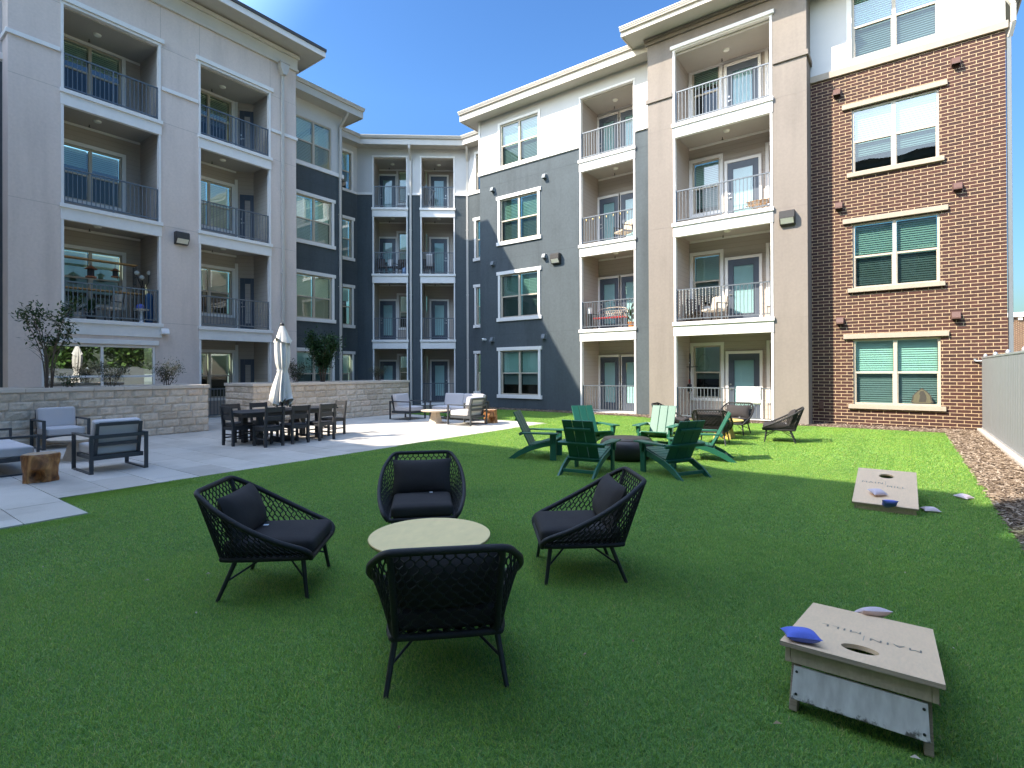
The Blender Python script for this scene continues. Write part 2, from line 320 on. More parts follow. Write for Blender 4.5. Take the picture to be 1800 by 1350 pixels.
# ---------------------------------------------------------------- mesh helpers
class MB:
    def __init__(s): s.v, s.f, s.sm = [], [], []
    def add(s, vs, fs, smooth=False):
        o = len(s.v); s.v += [tuple(v) for v in vs]
        for f in fs: s.f.append(tuple(i + o for i in f)); s.sm.append(smooth)
    def box(s, x0, x1, y0, y1, z0, z1):
        s.add([(x0, y0, z0), (x1, y0, z0), (x1, y1, z0), (x0, y1, z0), (x0, y0, z1), (x1, y0, z1), (x1, y1, z1), (x0, y1, z1)],
              [(0, 3, 2, 1), (4, 5, 6, 7), (0, 1, 5, 4), (1, 2, 6, 5), (2, 3, 7, 6), (3, 0, 4, 7)])
    def bar(s, a, b, w, h, up=(0, 0, 1)):
        """square bar from a to b; w across, h along up"""
        a, b = Vector(a), Vector(b); d = (b - a).normalized(); u = Vector(up)
        r = d.cross(u)
        if r.length < 1e-4: r = d.cross(Vector((1, 0, 0)))
        r.normalize(); u = r.cross(d).normalized()
        P = []
        for p in (a, b):
            for i, j in ((-1, -1), (1, -1), (1, 1), (-1, 1)): P.append(p + r*(i*w/2) + u*(j*h/2))
        s.add(P, [(0, 3, 2, 1), (4, 5, 6, 7), (0, 1, 5, 4), (1, 2, 6, 5), (2, 3, 7, 6), (3, 0, 4, 7)])
    def tube(s, pts, rad, n=8, closed=False, caps=True, smooth=True):
        pts = [Vector(p) for p in pts]; m = len(pts)
        rads = rad if isinstance(rad, (list, tuple)) else [rad]*m
        rings = []; prev = None
        for i, p in enumerate(pts):
            if closed: d = pts[(i+1) % m] - pts[i-1]
            else: d = pts[min(i+1, m-1)] - pts[max(i-1, 0)]
            d.normalize()
            if prev is None:
                u = d.cross(Vector((0, 0, 1)))
                if u.length < 1e-3: u = d.cross(Vector((1, 0, 0)))
            else: u = prev - d*prev.dot(d)
            u.normalize(); prev = u; w = d.cross(u)
            rings.append([p + (u*math.cos(2*math.pi*k/n) + w*math.sin(2*math.pi*k/n))*rads[i] for k in range(n)])
        vs = [q for r in rings for q in r]; fs = []
        for i in range(m if closed else m-1):
            j = (i+1) % m
            for k in range(n): fs.append((i*n+k, i*n+(k+1) % n, j*n+(k+1) % n, j*n+k))
        s.add(vs, fs, smooth)
        if caps and not closed:
            s.add(rings[0], [tuple(range(n))[::-1]]); s.add(rings[-1], [tuple(range(n))])
    def lathe(s, prof, n=32, c=(0, 0), smooth=True, capb=True, capt=True):
        vs = []; fs = []
        for r, z in prof:
            for k in range(n):
                a = 2*math.pi*k/n; vs.append((c[0] + r*math.cos(a), c[1] + r*math.sin(a), z))
        for i in range(len(prof)-1):
            for k in range(n): fs.append((i*n+k, i*n+(k+1) % n, (i+1)*n+(k+1) % n, (i+1)*n+k))
        s.add(vs, fs, smooth)
        if capb: s.add(vs[:n], [tuple(range(n))[::-1]])
        if capt: s.add(vs[-n:], [tuple(range(n))])
    def prism(s, poly, axis, a, b):
        """poly of 2D points extruded along axis (0,1,2) from a to b"""
        def P(p, t):
            q = list(p); q.insert(axis, t); return q
        n = len(poly)
        s.add([P(p, a) for p in poly] + [P(p, b) for p in poly],
              [tuple(range(n))[::-1], tuple(range(n, 2*n))] + [(i, (i+1) % n, (i+1) % n + n, i+n) for i in range(n)])
    def rbox(s, cx, cy, cz, sx, sy, sz, r, n=8, puff=0., tilt=None):
        """rounded cushion box"""
        hx, hy, hz = sx/2, sy/2, sz/2; V = {}; vs = []; fs = []
        def key(p):
            k = tuple(round(c, 5) for c in p)
            if k not in V:
                V[k] = len(vs)
                q = Vector((p[0]*hx, p[1]*hy, p[2]*hz))
                inn = Vector((max(-hx+r, min(hx-r, q.x)), max(-hy+r, min(hy-r, q.y)), max(-hz+r, min(hz-r, q.z))))
                d = q - inn
                if d.length > 1e-9: q = inn + d.normalized()*r
                pf = puff*(1-p[0]**2)*(1-p[1]**2)
                q.z += pf*(1 if q.z > 0 else -1)
                if tilt: q = tilt @ q
                vs.append((q.x+cx, q.y+cy, q.z+cz))
            return V[k]
        def g(i):                         # denser near the edges
            t = i/n*2-1; return math.copysign(abs(t)**.6, t)
        for ax in range(3):
            for sg in (-1, 1):
                for i in range(n):
                    for j in range(n):
                        q = []
                        for a, b in ((i, j), (i+1, j), (i+1, j+1), (i, j+1)):
                            p = [0, 0, 0]; p[ax] = sg; p[(ax+1) % 3] = g(a); p[(ax+2) % 3] = g(b); q.append(key(p))
                        fs.append(tuple(q if sg > 0 else q[::-1]))
        s.add(vs, fs, True)
    def pillow(s, w, h, t, mtx, n=14, pinch=.07):
        """stuffed bag with pointed corners; lies in XZ, thick in Y before mtx"""
        vs = []; fs = []
        for sg in (1, -1):
            o = len(vs)
            for i in range(n+1):
                for j in range(n+1):
                    u, v = i/n*2-1, j/n*2-1
                    x = u*w/2*(1 - pinch*(1-v*v)*abs(u)**3); z = v*h/2*(1 - pinch*(1-u*u)*abs(v)**3)
                    th = t/2*((1-abs(u)**2.4)*(1-abs(v)**2.4))**.55
                    th += .006*mnoise.noise((x*9, z*9, sg*3+w))*(1-u*u)*(1-v*v)
                    vs.append(mtx @ Vector((x, sg*th, z)))
            for i in range(n):
                for j in range(n):
                    a = o+i*(n+1)+j; q = (a, a+1, a+n+2, a+n+1)
                    fs.append(q if sg > 0 else q[::-1])
        s.add(vs, fs, True)
    def build(s, name, mat, parent=None, bevel=0., weld=False, loc=None):
        me = bpy.data.meshes.new(name); me.from_pydata(s.v, [], s.f)
        me.polygons.foreach_set('use_smooth', s.sm)
        if weld:
            bm = bmesh.new(); bm.from_mesh(me); bmesh.ops.remove_doubles(bm, verts=bm.verts, dist=1e-4); bm.to_mesh(me); bm.free()
        me.update()
        me.materials.append(M[mat])
        o = bpy.data.objects.new(name, me); COL.objects.link(o)
        if parent is not None:
            o.parent = parent
        if loc is not None: o.location = loc
        if bevel:
            b = o.modifiers.new('bevel', 'BEVEL'); b.width = bevel; b.segments = 2; b.limit_method = 'ANGLE'; b.angle_limit = R(50)
        return o
def tag(o, label=None, cat=None, group=None, kind=None):
    if label: o['label'] = label
    if cat: o['category'] = cat
    if group: o['group'] = group
    if kind: o['kind'] = kind
    return o
def thing(name, label, cat, loc=(0, 0, 0), rot=0., group=None):
    o = bpy.data.objects.new(name, None); COL.objects.link(o); o.empty_display_size = .2
    o.location = loc; o.rotation_euler = (0, 0, rot)
    return tag(o, label, cat, group)
def dup(o, loc, rot=None, label=None, parent=None):
    c = o.copy(); COL.objects.link(c)
    if parent is not None: c.parent = parent
    else:
        c.location = loc
        if rot is not None: c.rotation_euler = (0, 0, rot)
        if label: c['label'] = label
    for ch in list(o.children): dup(ch, None, None, None, c)
    return c
def face(fx, fy): return math.atan2(fy, fx) - math.pi/2    # rotation that turns local +y to (fx, fy)
def RX(a): return Matrix.Rotation(a, 4, 'X')
def TR(x, y, z): return Matrix.Translation((x, y, z))

# ---------------------------------------------------------------- ground
def struct(o): return tag(o, kind='structure')
m = MB(); m.box(-700, 700, -700, 900, -.6, -.05); struct(m.build('ground', 'earth'))
TURF = [(-7.45, -2.6), (.90, -2.6), (.92, 17.0), (-13.2, 17.35), (-15.0, 15.6), (-15.0, 13.62), (-8.8, 13.62), (-8.63, 2.02), (-7.45, 1.99)]
m = MB(); n = len(TURF)
m.add([(x, y, .0) for x, y in TURF] + [(x, y, -.05) for x, y in TURF], [tuple(range(n))] + [((i+1) % n, i, i+n, (i+1) % n+n) for i in range(n)])
struct(m.build('turf_base', 'turfbase'))
def patio():
    m = MB(); j = MB()
    ys = [-2.6, -1.95, -1.38, -.81, -.24, .33, .89, 1.45, 2.0]
    while ys[-1] < 13.6: ys.append(ys[-1] + .57)
    ys[-1] = 13.6
    for i in range(len(ys)-1):
        a, b = ys[i], ys[i+1]
        xr = -7.46 if b < 2.05 else -8.65
        xs = [-22.0]
        off = 1.2 if i % 2 else .6
        k = -21.6 + off
        while k < xr - .25: xs.append(k); k += 1.2
        xs.append(xr)
        for p, q in zip(xs, xs[1:]):
            tz = random.uniform(-.0012, .0012)
            m.box(p+.004, q-.004, a+.004, b-.004, -.04, .012 + tz)
    j.box(-22.0, -7.47, -2.6, 2.0, -.045, .004); j.box(-22.0, -8.66, 2.0, 13.595, -.045, .004)
    o = m.build('patio', 'conc', bevel=.003); struct(o)
    struct(j.build('patio_bed', 'cjoint'))
patio()
m = MB()
m.add([(.92, -2.6, .01), (1.55, -2.6, .01), (1.55, 17.9, .02), (-15, 17.95, .02), (-15.0, 17.3, .0), (-13.2, 17.3, .0), (.92, 17.0, .0)],
      [(0, 1, 2, 6), (2, 3, 4, 5, 6)])
struct(m.build('mulch_bed', 'soil'))

# ---------------------------------------------------------------- apartment building
BL = thing('apartment_building', 'four storey stucco and brick apartment building with recessed balconies around the courtyard', 'building', (-19.0, 17.0, 0))
BINV = Matrix.Translation(BL.location).inverted()
def bpart(m, name, mat, parent=None, bevel=0.):
    if name in ('trim_band', 'cornice', 'soffit', 'fascia') and len(m.f) > 6 and len(m.f) % 6 == 0:
        for k in range(len(m.f)//6):       # every box a piece of its own
            q = MB(); q.v = m.v[k*8:k*8+8]; q.f = [tuple(i-k*8 for i in t) for t in m.f[k*6:k*6+6]]; q.sm = [False]*6
            o = bpart(q, name, mat, parent, bevel)
        return o
    o = m.build(name, mat, parent or BL, bevel)
    if parent is None: o.matrix_parent_inverse = BINV
    return o
class Fr:
    """facade frame: u along the wall, w outward, z up"""
    def __init__(s, P, d):
        l = math.hypot(*d); s.P = P; s.d = (d[0]/l, d[1]/l); s.n = (s.d[1], -s.d[0])
    def p(s, u, w, z): return (s.P[0]+s.d[0]*u+s.n[0]*w, s.P[1]+s.d[1]*u+s.n[1]*w, z)
    def box(s, m, u0, u1, w0, w1, z0, z1):
        c = [s.p(u, w, z) for z in (z0, z1) for u, w in ((u0, w1), (u1, w1), (u1, w0), (u0, w0))]
        m.add(c, [(0, 3, 2, 1), (4, 5, 6, 7), (0, 1, 5, 4), (1, 2, 6, 5), (2, 3, 7, 6), (3, 0, 4, 7)])
    def rect(s, m, u0, u1, z0, z1, w=0.):
        m.add([s.p(u0, w, z0), s.p(u1, w, z0), s.p(u1, w, z1), s.p(u0, w, z1)], [(0, 1, 2, 3)])
    def off(s, w): return Fr(s.p(0, w, 0)[:2], s.d)
    def side(s, u, w):                    # frame of a return wall running inward from the facade at u
        q = s.p(u, w, 0); return Fr(q[:2], (-s.n[0], -s.n[1]))
L = Fr((-19.145, 0), (0, 1)); LB = Fr((-20.1, 0), (0, 1)); LN = Fr((-21.53, 0), (0, 1)); LR = Fr((-19.75, 0), (0, 1))
CN = Fr((-21.0064, 16.8956), (.77509, .63185))
RN = Fr((0, 19.85), (1, 0)); RB = Fr((0, 17.98), (1, 0)); RA = Fr((0, 17.20), (1, 0)); BR = RB

def wall(F, u0, u1, z0, z1, mat, holes=(), rev=.13, name='wall'):
    m = MB()
    us = sorted({u0, u1, *[h[i] for h in holes for i in (0, 1)]}); us = [u for u in us if u0 <= u <= u1]
    zs = sorted({z0, z1, *[h[i] for h in holes for i in (2, 3)]}); zs = [z for z in zs if z0 <= z <= z1]
    for a, b in zip(us, us[1:]):
        for c, d in zip(zs, zs[1:]):
            mu, mz = (a+b)/2, (c+d)/2
            if any(h[0] < mu < h[1] and h[2] < mz < h[3] for h in holes): continue
            F.rect(m, a, b, c, d)
    for a, b, c, d in holes:
        for (ua, za, ub, zb) in ((a, c, a, d), (a, d, b, d), (b, d, b, c), (b, c, a, c)):
            if max(za, zb) > z1 + 1e-6: continue
            m.add([F.p(ua, 0, za), F.p(ub, 0, zb), F.p(ub, -rev, zb), F.p(ua, -rev, za)], [(0, 1, 2, 3)])
    return bpart(m, name, mat)

# ---- windows: one mesh set per size, copied to every window of that size
WCACHE = {}
WR = random.Random(21)
def window(F, u0, u1, z0, z1, lights=2, style='cased', blind=None, w=-.05, clip=None):
    """vinyl double-hung window; style cased / plain / stone / none"""
    ww, hh = u1-u0, z1-z0
    if blind is None: blind, clip = WR.choice(((1., 'blind'), (1., 'blindg'), (.78, 'blind'), (1., 'blindw'), (.52, 'blindg'), (.9, 'blind'), (.35, 'blind'), (.64, 'blindw')))
    clip = clip or 'blind'
    key = (round(ww, 2), round(hh, 2), lights, style, blind, clip)
    ang = math.atan2(F.d[1], F.d[0])
    loc = Vector(F.p(u0, 0, z0))
    if key in WCACHE:
        src = WCACHE[key]
        o = src.copy(); COL.objects.link(o); o.parent = BL; o.matrix_parent_inverse = BINV
        o.location = loc; o.rotation_euler = (0, 0, ang)
        for ch in list(src.children):
            c = ch.copy(); COL.objects.link(c); c.parent = o
        return o
    # local frame: x along wall, y inward, z up
    f = MB(); fr = .05; mu = .085
    def B(m, a, b, y0, y1, c, d): m.box(a, b, y0, y1, c, d)
    y0, y1 = -w-.02, -w+.07
    B(f, 0, fr, y0, y1, 0, hh); B(f, ww-fr, ww, y0, y1, 0, hh); B(f, fr, ww-fr, y0, y1, 0, fr); B(f, fr, ww-fr, y0, y1, hh-fr, hh)
    spans = []
    if lights == 2:
        c = ww/2; B(f, c-mu/2, c+mu/2, y0-.002, y1, fr, hh-fr); spans = [(fr, c-mu/2), (c+mu/2, ww-fr)]
    else: spans = [(fr, ww-fr)]
    mz = hh*.49
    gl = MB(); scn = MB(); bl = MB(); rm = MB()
    for a, b in spans:
        B(f, a, b, y0+.012, y1-.01, mz-.026, mz+.026)
        B(f, a, a+.022, y0+.02, y1-.02, fr, mz-.026); B(f, b-.022, b, y0+.02, y1-.02, fr, mz-.026)
        gl.add([(a, y0+.04, mz), (b, y0+.04, mz), (b, y0+.04, hh-fr), (a, y0+.04, hh-fr)], [(0, 1, 2, 3)])
        scn.add([(a, y0+.05, fr), (b, y0+.05, fr), (b, y0+.05, mz), (a, y0+.05, mz)], [(0, 1, 2, 3)])
        zt, zb = hh-fr, hh-fr-(hh-2*fr)*blind
        k = zt; p = .062
        while k > zb:
            q = max(zb, k-p); yb = y1+.055
            bl.add([(a+.012, yb+.022, k), (b-.012, yb+.022, k), (b-.012, yb-.022, q-.006), (a+.012, yb-.022, q-.006)], [(0, 1, 2, 3)]); k -= p
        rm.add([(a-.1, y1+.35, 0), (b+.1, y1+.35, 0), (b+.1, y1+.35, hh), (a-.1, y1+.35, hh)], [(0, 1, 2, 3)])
    o = f.build('window', 'vinyl', BL); o.matrix_parent_inverse = BINV
    o.location = loc; o.rotation_euler = (0, 0, ang)
    gl.build('pane', 'glass', o); scn.build('insect_screen', 'screen', o); bl.build('blind', clip, o)
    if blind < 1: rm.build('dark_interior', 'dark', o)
    if style in ('cased', 'plain'):
        t = MB(); s = .11
        if style == 'cased':
            t.box(-s, 0, -.045, .02, -.0, hh); t.box(ww, ww+s, -.045, .02, 0, hh)
            t.box(-s-.07, ww+s+.07, -.06, .02, hh, hh+.145); t.box(-s-.07, ww+s+.07, -.065, .02, -.15, 0)
        else:
            t.box(-s, 0, -.035, .02, -.02, hh); t.box(ww, ww+s, -.035, .02, -.02, hh); t.box(-s, ww+s, -.037, .02, hh, hh+.11)
            t.box(-s, ww+s, -.045, .02, -.10, -.0)
        t.build('casing', 'trim', o, bevel=.006)
    elif style == 'stone':
        t = MB(); t.box(-.23, ww+.17, -.075, .02, hh+.02, hh+.155); t.build('lintel', 'stone', o, bevel=.006)
        t = MB(); t.box(-.12, ww+.10, -.085, .05, -.12, -.0); t.build('sill', 'stone', o, bevel=.006)
    WCACHE[key] = o
    return o
DCACHE = {}
def door(F, u0, u1, z0, h=2.10, hand=1, blind=1, trim=True, pull=True):
    ww = u1-u0; key = (round(ww, 2), h, hand, blind, trim)
    ang = math.atan2(F.d[1], F.d[0]); loc = Vector(F.p(u0, 0, z0))
    if key in DCACHE:
        src = DCACHE[key]; o = src.copy(); COL.objects.link(o); o.parent = BL; o.matrix_parent_inverse = BINV
        o.location = loc; o.rotation_euler = (0, 0, ang)
        for ch in list(src.children):
            c = ch.copy(); COL.objects.link(c); c.parent = o
        return o
    f = MB(); st = .15; zb, zt = .28, h-.19
    f.box(0, st, .01, .055, 0, h); f.box(ww-st, ww, .01, .055, 0, h); f.box(st, ww-st, .01, .055, 0, zb); f.box(st, ww-st, .01, .055, zt, h)
    for a, b, c, d in ((st, st+.03, zb, zt), (ww-st-.03, ww-st, zb, zt), (st+.03, ww-st-.03, zb, zb+.03), (st+.03, ww-st-.03, zt-.03, zt)):
        f.box(a, b, -.002, .05, c, d)
    o = f.build('door', 'door', BL, bevel=.004); o.matrix_parent_inverse = BINV; o.location = loc; o.rotation_euler = (0, 0, ang)
    g = MB(); a, b = st+.03, ww-st-.03
    g.add([(a, .02, zb+.03), (b, .02, zb+.03), (b, .02, zt-.03), (a, .02, zt-.03)], [(0, 1, 2, 3)]); g.build('pane', 'doorglass', o)
    bl = MB(); k = zt-.03
    while k > zb+.03:
        q = max(zb+.03, k-.034); bl.add([(a, .05, k), (b, .05, k), (b, .034, q), (a, .034, q)], [(0, 1, 2, 3)]); k -= .034
    bl.build('blind', 'blind', o)
    hd = MB(); x = .065 if hand > 0 else ww-.065
    hd.lathe([(.03, 0), (.03, .012)], 12); hd.v = [(x + v[0], .01 - v[2], 1.10 + v[1]) for v in hd.v]
    k0 = MB(); k0.lathe([(.03, 0), (.03, .012)], 12); hd.add([(x + v[0], .01 - v[2], .95 + v[1]) for v in k0.v], k0.f)
    hd.bar((x, -.03, .95), (x + .11*hand, -.035, .95), .018, .018); hd.bar((x, .0, .95), (x, -.035, .95), .018, .018)
    hd.build('handle', 'nickel', o)
    if trim:
        t = MB(); s = .09
        t.box(-s, 0, -.02, .05, 0, h+.0); t.box(ww, ww+s, -.02, .05, 0, h+.0); t.box(-s, ww+s, -.022, .05, h, h+s)
        t.build('casing', 'trim', o, bevel=.005)
    DCACHE[key] = o
    return o
def railing(F, u0, u1, zb, zt, parent=None, w=-.06, mid=True):
    m = MB()
    F.box(m, u0, u1, w-.022, w+.022, zt-.035, zt); F.box(m, u0, u1, w-.015, w+.015, zb, zb+.03)
    ps = [u0+.02, u1-.02] + ([(u0+u1)/2] if mid else [])
    for u in ps: F.box(m, u-.02, u+.02, w-.019, w+.019, zb-.06, zt-.036)
    k = max(2, round((u1-u0)/.108))
    for i in range(1, k):
        u = u0 + (u1-u0)*i/k
        if any(abs(u-q) < .03 for q in ps): continue
        F.box(m, u-.0085, u+.0085, w-.0085, w+.0085, zb+.03, zt-.036)
    return bpart(m, 'railing', 'rail', parent)
def balcony(F, u0, u1, zf, depth, low=False, rail_z=None, mid=True, ceil_z=None, lamp_u=None):
    """floor slab with fascia and ledge, railing and ceiling lamp of one level"""
    m = MB()
    if not low:
        F.box(m, u0-.045, u1+.045, -.10, .035, zf-.45, zf-.045)
        F.box(m, u0-.07, u1+.07, -.14, .085, zf-.115, zf)
    else: F.box(m, u0, u1, -.02, .02, zf-.2, zf)
    F.box(m, u0+.002, u1-.002, -depth+.002, -.141 if not low else -.021, zf-.16, zf-.02)
    o = bpart(m, 'balcony', 'trim', None, .006)
    zt = rail_z if rail_z else zf+1.07
    r = railing(F, u0+.03, u1-.03, zf+.09, zt, o, mid=mid)
    if ceil_z:
        l = MB(); q = F.p(lamp_u if lamp_u else (u0+u1)/2, -depth*.52, ceil_z)
        l.lathe([(.075, ceil_z-.045), (.10, ceil_z-.03), (.11, ceil_z-.001)], 16, (q[0], q[1])); bpart(l, 'ceiling_light', 'lamp', o)
        s = MB(); q = F.p((u0+u1)/2 - .25, -depth*.82, ceil_z)
        s.tube([(q[0], q[1], ceil_z-.001), (q[0], q[1], ceil_z-.07)], .013, 6); s.lathe([(.03, ceil_z-.085), (.03, ceil_z-.07)], 8, (q[0], q[1])); bpart(s, 'sprinkler', 'bronze', o)
    return o
def recess(F, u0, u1, z0, levels, depth, ztop, holes, extra=None):
    """back wall, sides and ceilings behind a stack of balconies"""
    Bk = F.off(-depth)
    wall(Bk, u0, u1, z0, ztop+.1, 'side', holes, .1)
    s = MB()
    for u, sg in ((u0, 1), (u1, -1)):
        a, b = F.p(u, -.14, z0), F.p(u, -depth, z0)
        q = [a, b, (b[0], b[1], ztop), (a[0], a[1], ztop)]
        s.add(q if sg > 0 else q[::-1], [(0, 1, 2, 3)])
    bpart(s, 'wall', 'side')
    for z in levels:
        c = MB(); F.box(c, u0+.003, u1-.003, -depth+.003, -.141, z, z+(.13 if z < 11 else .4)); bpart(c, 'ceiling', 'ceil')
    t = MB()                               # jamb boards and the small moulding under each ceiling
    for u in (u0, u1): F.box(t, u-(.032 if u == u0 else .03), u+(.03 if u == u0 else .032), -.139, .018, z0, ztop-.013)
    F.box(t, u0-.05, u1+.05, -.136, .02, ztop-.012, ztop+.06)
    for z in levels: Bk.box(t, u0+.01, u1-.01, .001, .03, z-.07, z-.001)
    bpart(t, 'trim_board', 'trim')
    return Bk
def hgroove(F, u0, u1, z, mat='joint', m=None): F.box(m, u0, u1, -.01, .002, z-.006, z+.006)
def vgroove(F, u, z0, z1, m): F.box(m, u-.006, u+.006, -.01, .0022, z0, z1)
def gutter(F, u0, u1, w, z, name='gutter', ends=(False, False)):
    """K-profile gutter whose back sits at w, top at z"""
    m = MB()
    prof = [(0, -.13), (.07, -.13), (.085, -.09), (.105, -.07), (.105, -.045), (.13, -.03), (.13, 0), (.115, 0), (.10, -.03), (0, -.03)]
    P = [F.p(u0, w+a, z+b) for a, b in prof] + [F.p(u1, w+a, z+b) for a, b in prof]; n = len(prof)
    m.add(P, [tuple(range(n))[::-1], tuple(range(n, 2*n))] + [(i, (i+1) % n, (i+1) % n+n, i+n) for i in range(n)])
    return bpart(m, name, 'gutter')
def eave(F, u0, u1, back, o, zs, zt, e0=0., e1=0., roofback=None):
    """soffit, fascia and low roof of a block; overhang o in front, e0/e1 past the ends"""
    m = MB(); F.box(m, u0-e0, u1+e1, -back, o, zs, zs+.03); bpart(m, 'soffit', 'soffit')
    f = MB(); F.box(f, u0-e0, u1+e1, o-.03, o+.012, zs-.035, zt-.02)
    if e0: F.box(f, u0-e0-.012, u0-e0+.03, -back, o-.031, zs-.035, zt-.02)
    if e1: F.box(f, u1+e1-.03, u1+e1+.012, -back, o-.031, zs-.035, zt-.02)
    bpart(f, 'fascia', 'gutter', None, .004)
    r = MB(); c = [F.p(u0-e0, o, zt-.02), F.p(u1+e1, o, zt-.02), F.p(u1+e1-(4 if e1 else 0), -back, zt+.9), F.p(u0-e0+(4 if e0 else 0), -back, zt+.9), F.p(u0-e0, -back, zt-.03), F.p(u1+e1, -back, zt-.03)]
    r.add(c, [(0, 1, 2, 3), (3, 2, 5, 4), (0, 3, 4), (1, 5, 2)])
    F.box(r, u0-e0+.04, u1+e1-.04, -back+.01, o-.04, zs+.031, zt-.035)
    bpart(r, 'roof', 'roof')
    gutter(F, u0-e0-.01, u1+e1+.01, o+.013, zt)
def downspout(F, u, z0, z1, w=.012, kick=None, head=False, sz=.055):
    m = MB()
    a = F.p(u, w+sz, z0); b = F.p(u, w+sz, z1)
    m.bar(a, b, .10, .08, (F.n[0], F.n[1], 0))
    if kick:                               # offset up to the gutter
        c = F.p(u, kick, z1+.42); m.bar((b[0], b[1], z1-.02), c, .10, .08, (F.n[0], F.n[1], 0)); m.bar(c, (c[0], c[1], z1+.62), .10, .08, (F.n[0], F.n[1], 0))
    if head:
        q = [(-.07, 0), (.07, 0), (.17, .22), (.17, .42), (-.17, .42), (-.17, .22)]
        P = [F.p(u+x, w+.0, z1+y) for x, y in q] + [F.p(u+x, w+.24, z1+y) for x, y in q]
        m.add(P, [tuple(range(6)), tuple(range(6, 12))[::-1]] + [((i+1) % 6, i, i+6, (i+1) % 6+6) for i in range(6)])
        F.box(m, u-.20, u+.20, w, w+.27, z1+.421, z1+.47)
    for z in (z0+2.2, z0+5.4, z0+8.6):
        if z < z1-.3: F.box(m, u-.065, u+.065, w-.01, w+.10, z, z+.04)
    return bpart(m, 'downspout', 'gutter', None, .008)

ZF = [0.02, 3.165, 6.41, 9.67]             # floors
# ---- left wing, tan block
b1, b2 = (4.55, 7.0), (8.2, 10.68)
holes = [(b1[0], b1[1], 3.05, 12.1), (b2[0], b2[1], -.05, 12.1), (4.09, 6.86, .3, 2.43)]
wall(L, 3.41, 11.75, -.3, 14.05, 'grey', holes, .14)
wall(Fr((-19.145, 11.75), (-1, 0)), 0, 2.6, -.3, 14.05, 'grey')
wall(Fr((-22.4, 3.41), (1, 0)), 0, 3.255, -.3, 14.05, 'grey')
g = MB()
for z in (12.07, 9.66, 6.33, 3.19):
    for a, b in ((3.41, 4.5), (7.05, 8.15), (10.73, 11.75)): hgroove(L, a, b, z, m=g)
for u in (7.03, 8.2, 10.7): vgroove(L, u, 12.18, 13.38, g)
bpart(g, 'control_joint', 'jointg')
tb = MB()
for a, b in ((3.36, 4.5), (7.05, 8.15), (10.73, 11.80)): L.box(tb, a, b, -.02, .05, 10.68, 10.80)
Fr((-19.145, 11.75), (-1, 0)).box(tb, 0, 2, 0, .05, 10.68, 10.80); Fr((-22.4, 3.41), (1, 0)).box(tb, 0, 3.255, 0, .05, 10.68, 10.80)
for (a, b) in (b1, b2): L.box(tb, a-.12, b+.12, -.02, .07, 12.17, 12.31)
bpart(tb, 'trim_band', 'trim', None, .006)
cn = MB(); L.box(cn, 3.36, 11.80, -.02, .05, 13.41, 13.86); L.box(cn, 3.33, 11.83, -.02, .09, 13.38, 13.47); L.box(cn, 3.31, 11.86, -.02, .13, 13.861, 13.99)
for q in (0,):
    e = Fr((-19.145, 11.75), (-1, 0)); e.box(cn, .0, 2.5, .0, .05, 13.412, 13.86); e.box(cn, 0, 2.5, 0, .08, 13.382, 13.468); e.box(cn, 0, 2.5, 0, .11, 13.863, 13.988)
bpart(cn, 'cornice', 'cream', None, .008)
m = MB(); L.box(m, 2.6, 12.5, -9, .78, 14.06, 14.09); bpart(m, 'soffit', 'soffit')
m = MB(); L.box(m, 2.6, 12.5, .781, .82, 14.04, 14.25); L.box(m, 12.501, 12.54, -9, .82, 14.04, 14.25); L.box(m, 2.56, 2.599, -9, .82, 14.04, 14.25); bpart(m, 'fascia', 'trim', None, .004)
m = MB(); L.box(m, 2.54, 12.56, -9, .86, 14.251, 14.36); bpart(m, 'roof', 'roof')
m = MB(); L.box(m, 3.41, 11.75, -9, -2.5, 13.99, 14.05); bpart(m, 'roof', 'roof')
D = 1.6
lw1, lw2 = (4.80, 6.47), (8.42, 10.03)
hl = []
for k in range(1, 4): hl.append((lw1[0], lw1[1], ZF[k]+.60, ZF[k]+2.30))
Bk = recess(L, b1[0], b1[1], 3.0, [ZF[2]-.30, ZF[3]-.30, 12.05], D, 12.1, hl)
for k in range(1, 4): window(Bk, lw1[0], lw1[1], ZF[k]+.60, ZF[k]+2.30, 2, 'plain')
hl = [(lw2[0], lw2[1], ZF[k]+.62, ZF[k]+2.32) for k in range(4)]
Bk = recess(L, b2[0], b2[1], -.05, [ZF[1]-.30, ZF[2]-.30, ZF[3]-.30, 12.05], D, 12.1, hl)
cl = MB()
for k in range(4):
    window(Bk, lw2[0], lw2[1], ZF[k]+.62, ZF[k]+2.32, 2, 'plain')
m = MB(); q = Bk.p(10.02, 0, 0)
SC_ = Fr(Bk.p(10.17, .001, 0)[:2], (L.d[0]*.0+L.n[0]*.6, .8))   # storage closet wall across the corner
clf = Fr(Bk.p(10.16, .0, 0)[:2], (.62, .78))
wall(clf, .02, .66, -.05, 12.05, 'side'); m = MB()
for k in range(4): pass
for k in range(4):
    t = MB(); clf.box(t, .0, .10, .0, .03, ZF[k], ZF[k]+2.63); bpart(t, 'trim_board', 'trim')
    d = door(clf.off(.012), .17, .72, ZF[k]+.02, 2.06, trim=False)
for k in range(1, 4): balcony(L, b1[0], b1[1], ZF[k], D, ceil_z=(ZF[k+1]-.30 if k < 3 else 12.05), lamp_u=5.6)
for k in range(4): balcony(L, b2[0], b2[1], ZF[k], D, low=(k == 0), rail_z=(1.04 if k == 0 else None), ceil_z=(ZF[k+1]-.30 if k < 3 else 12.05), lamp_u=9.35)
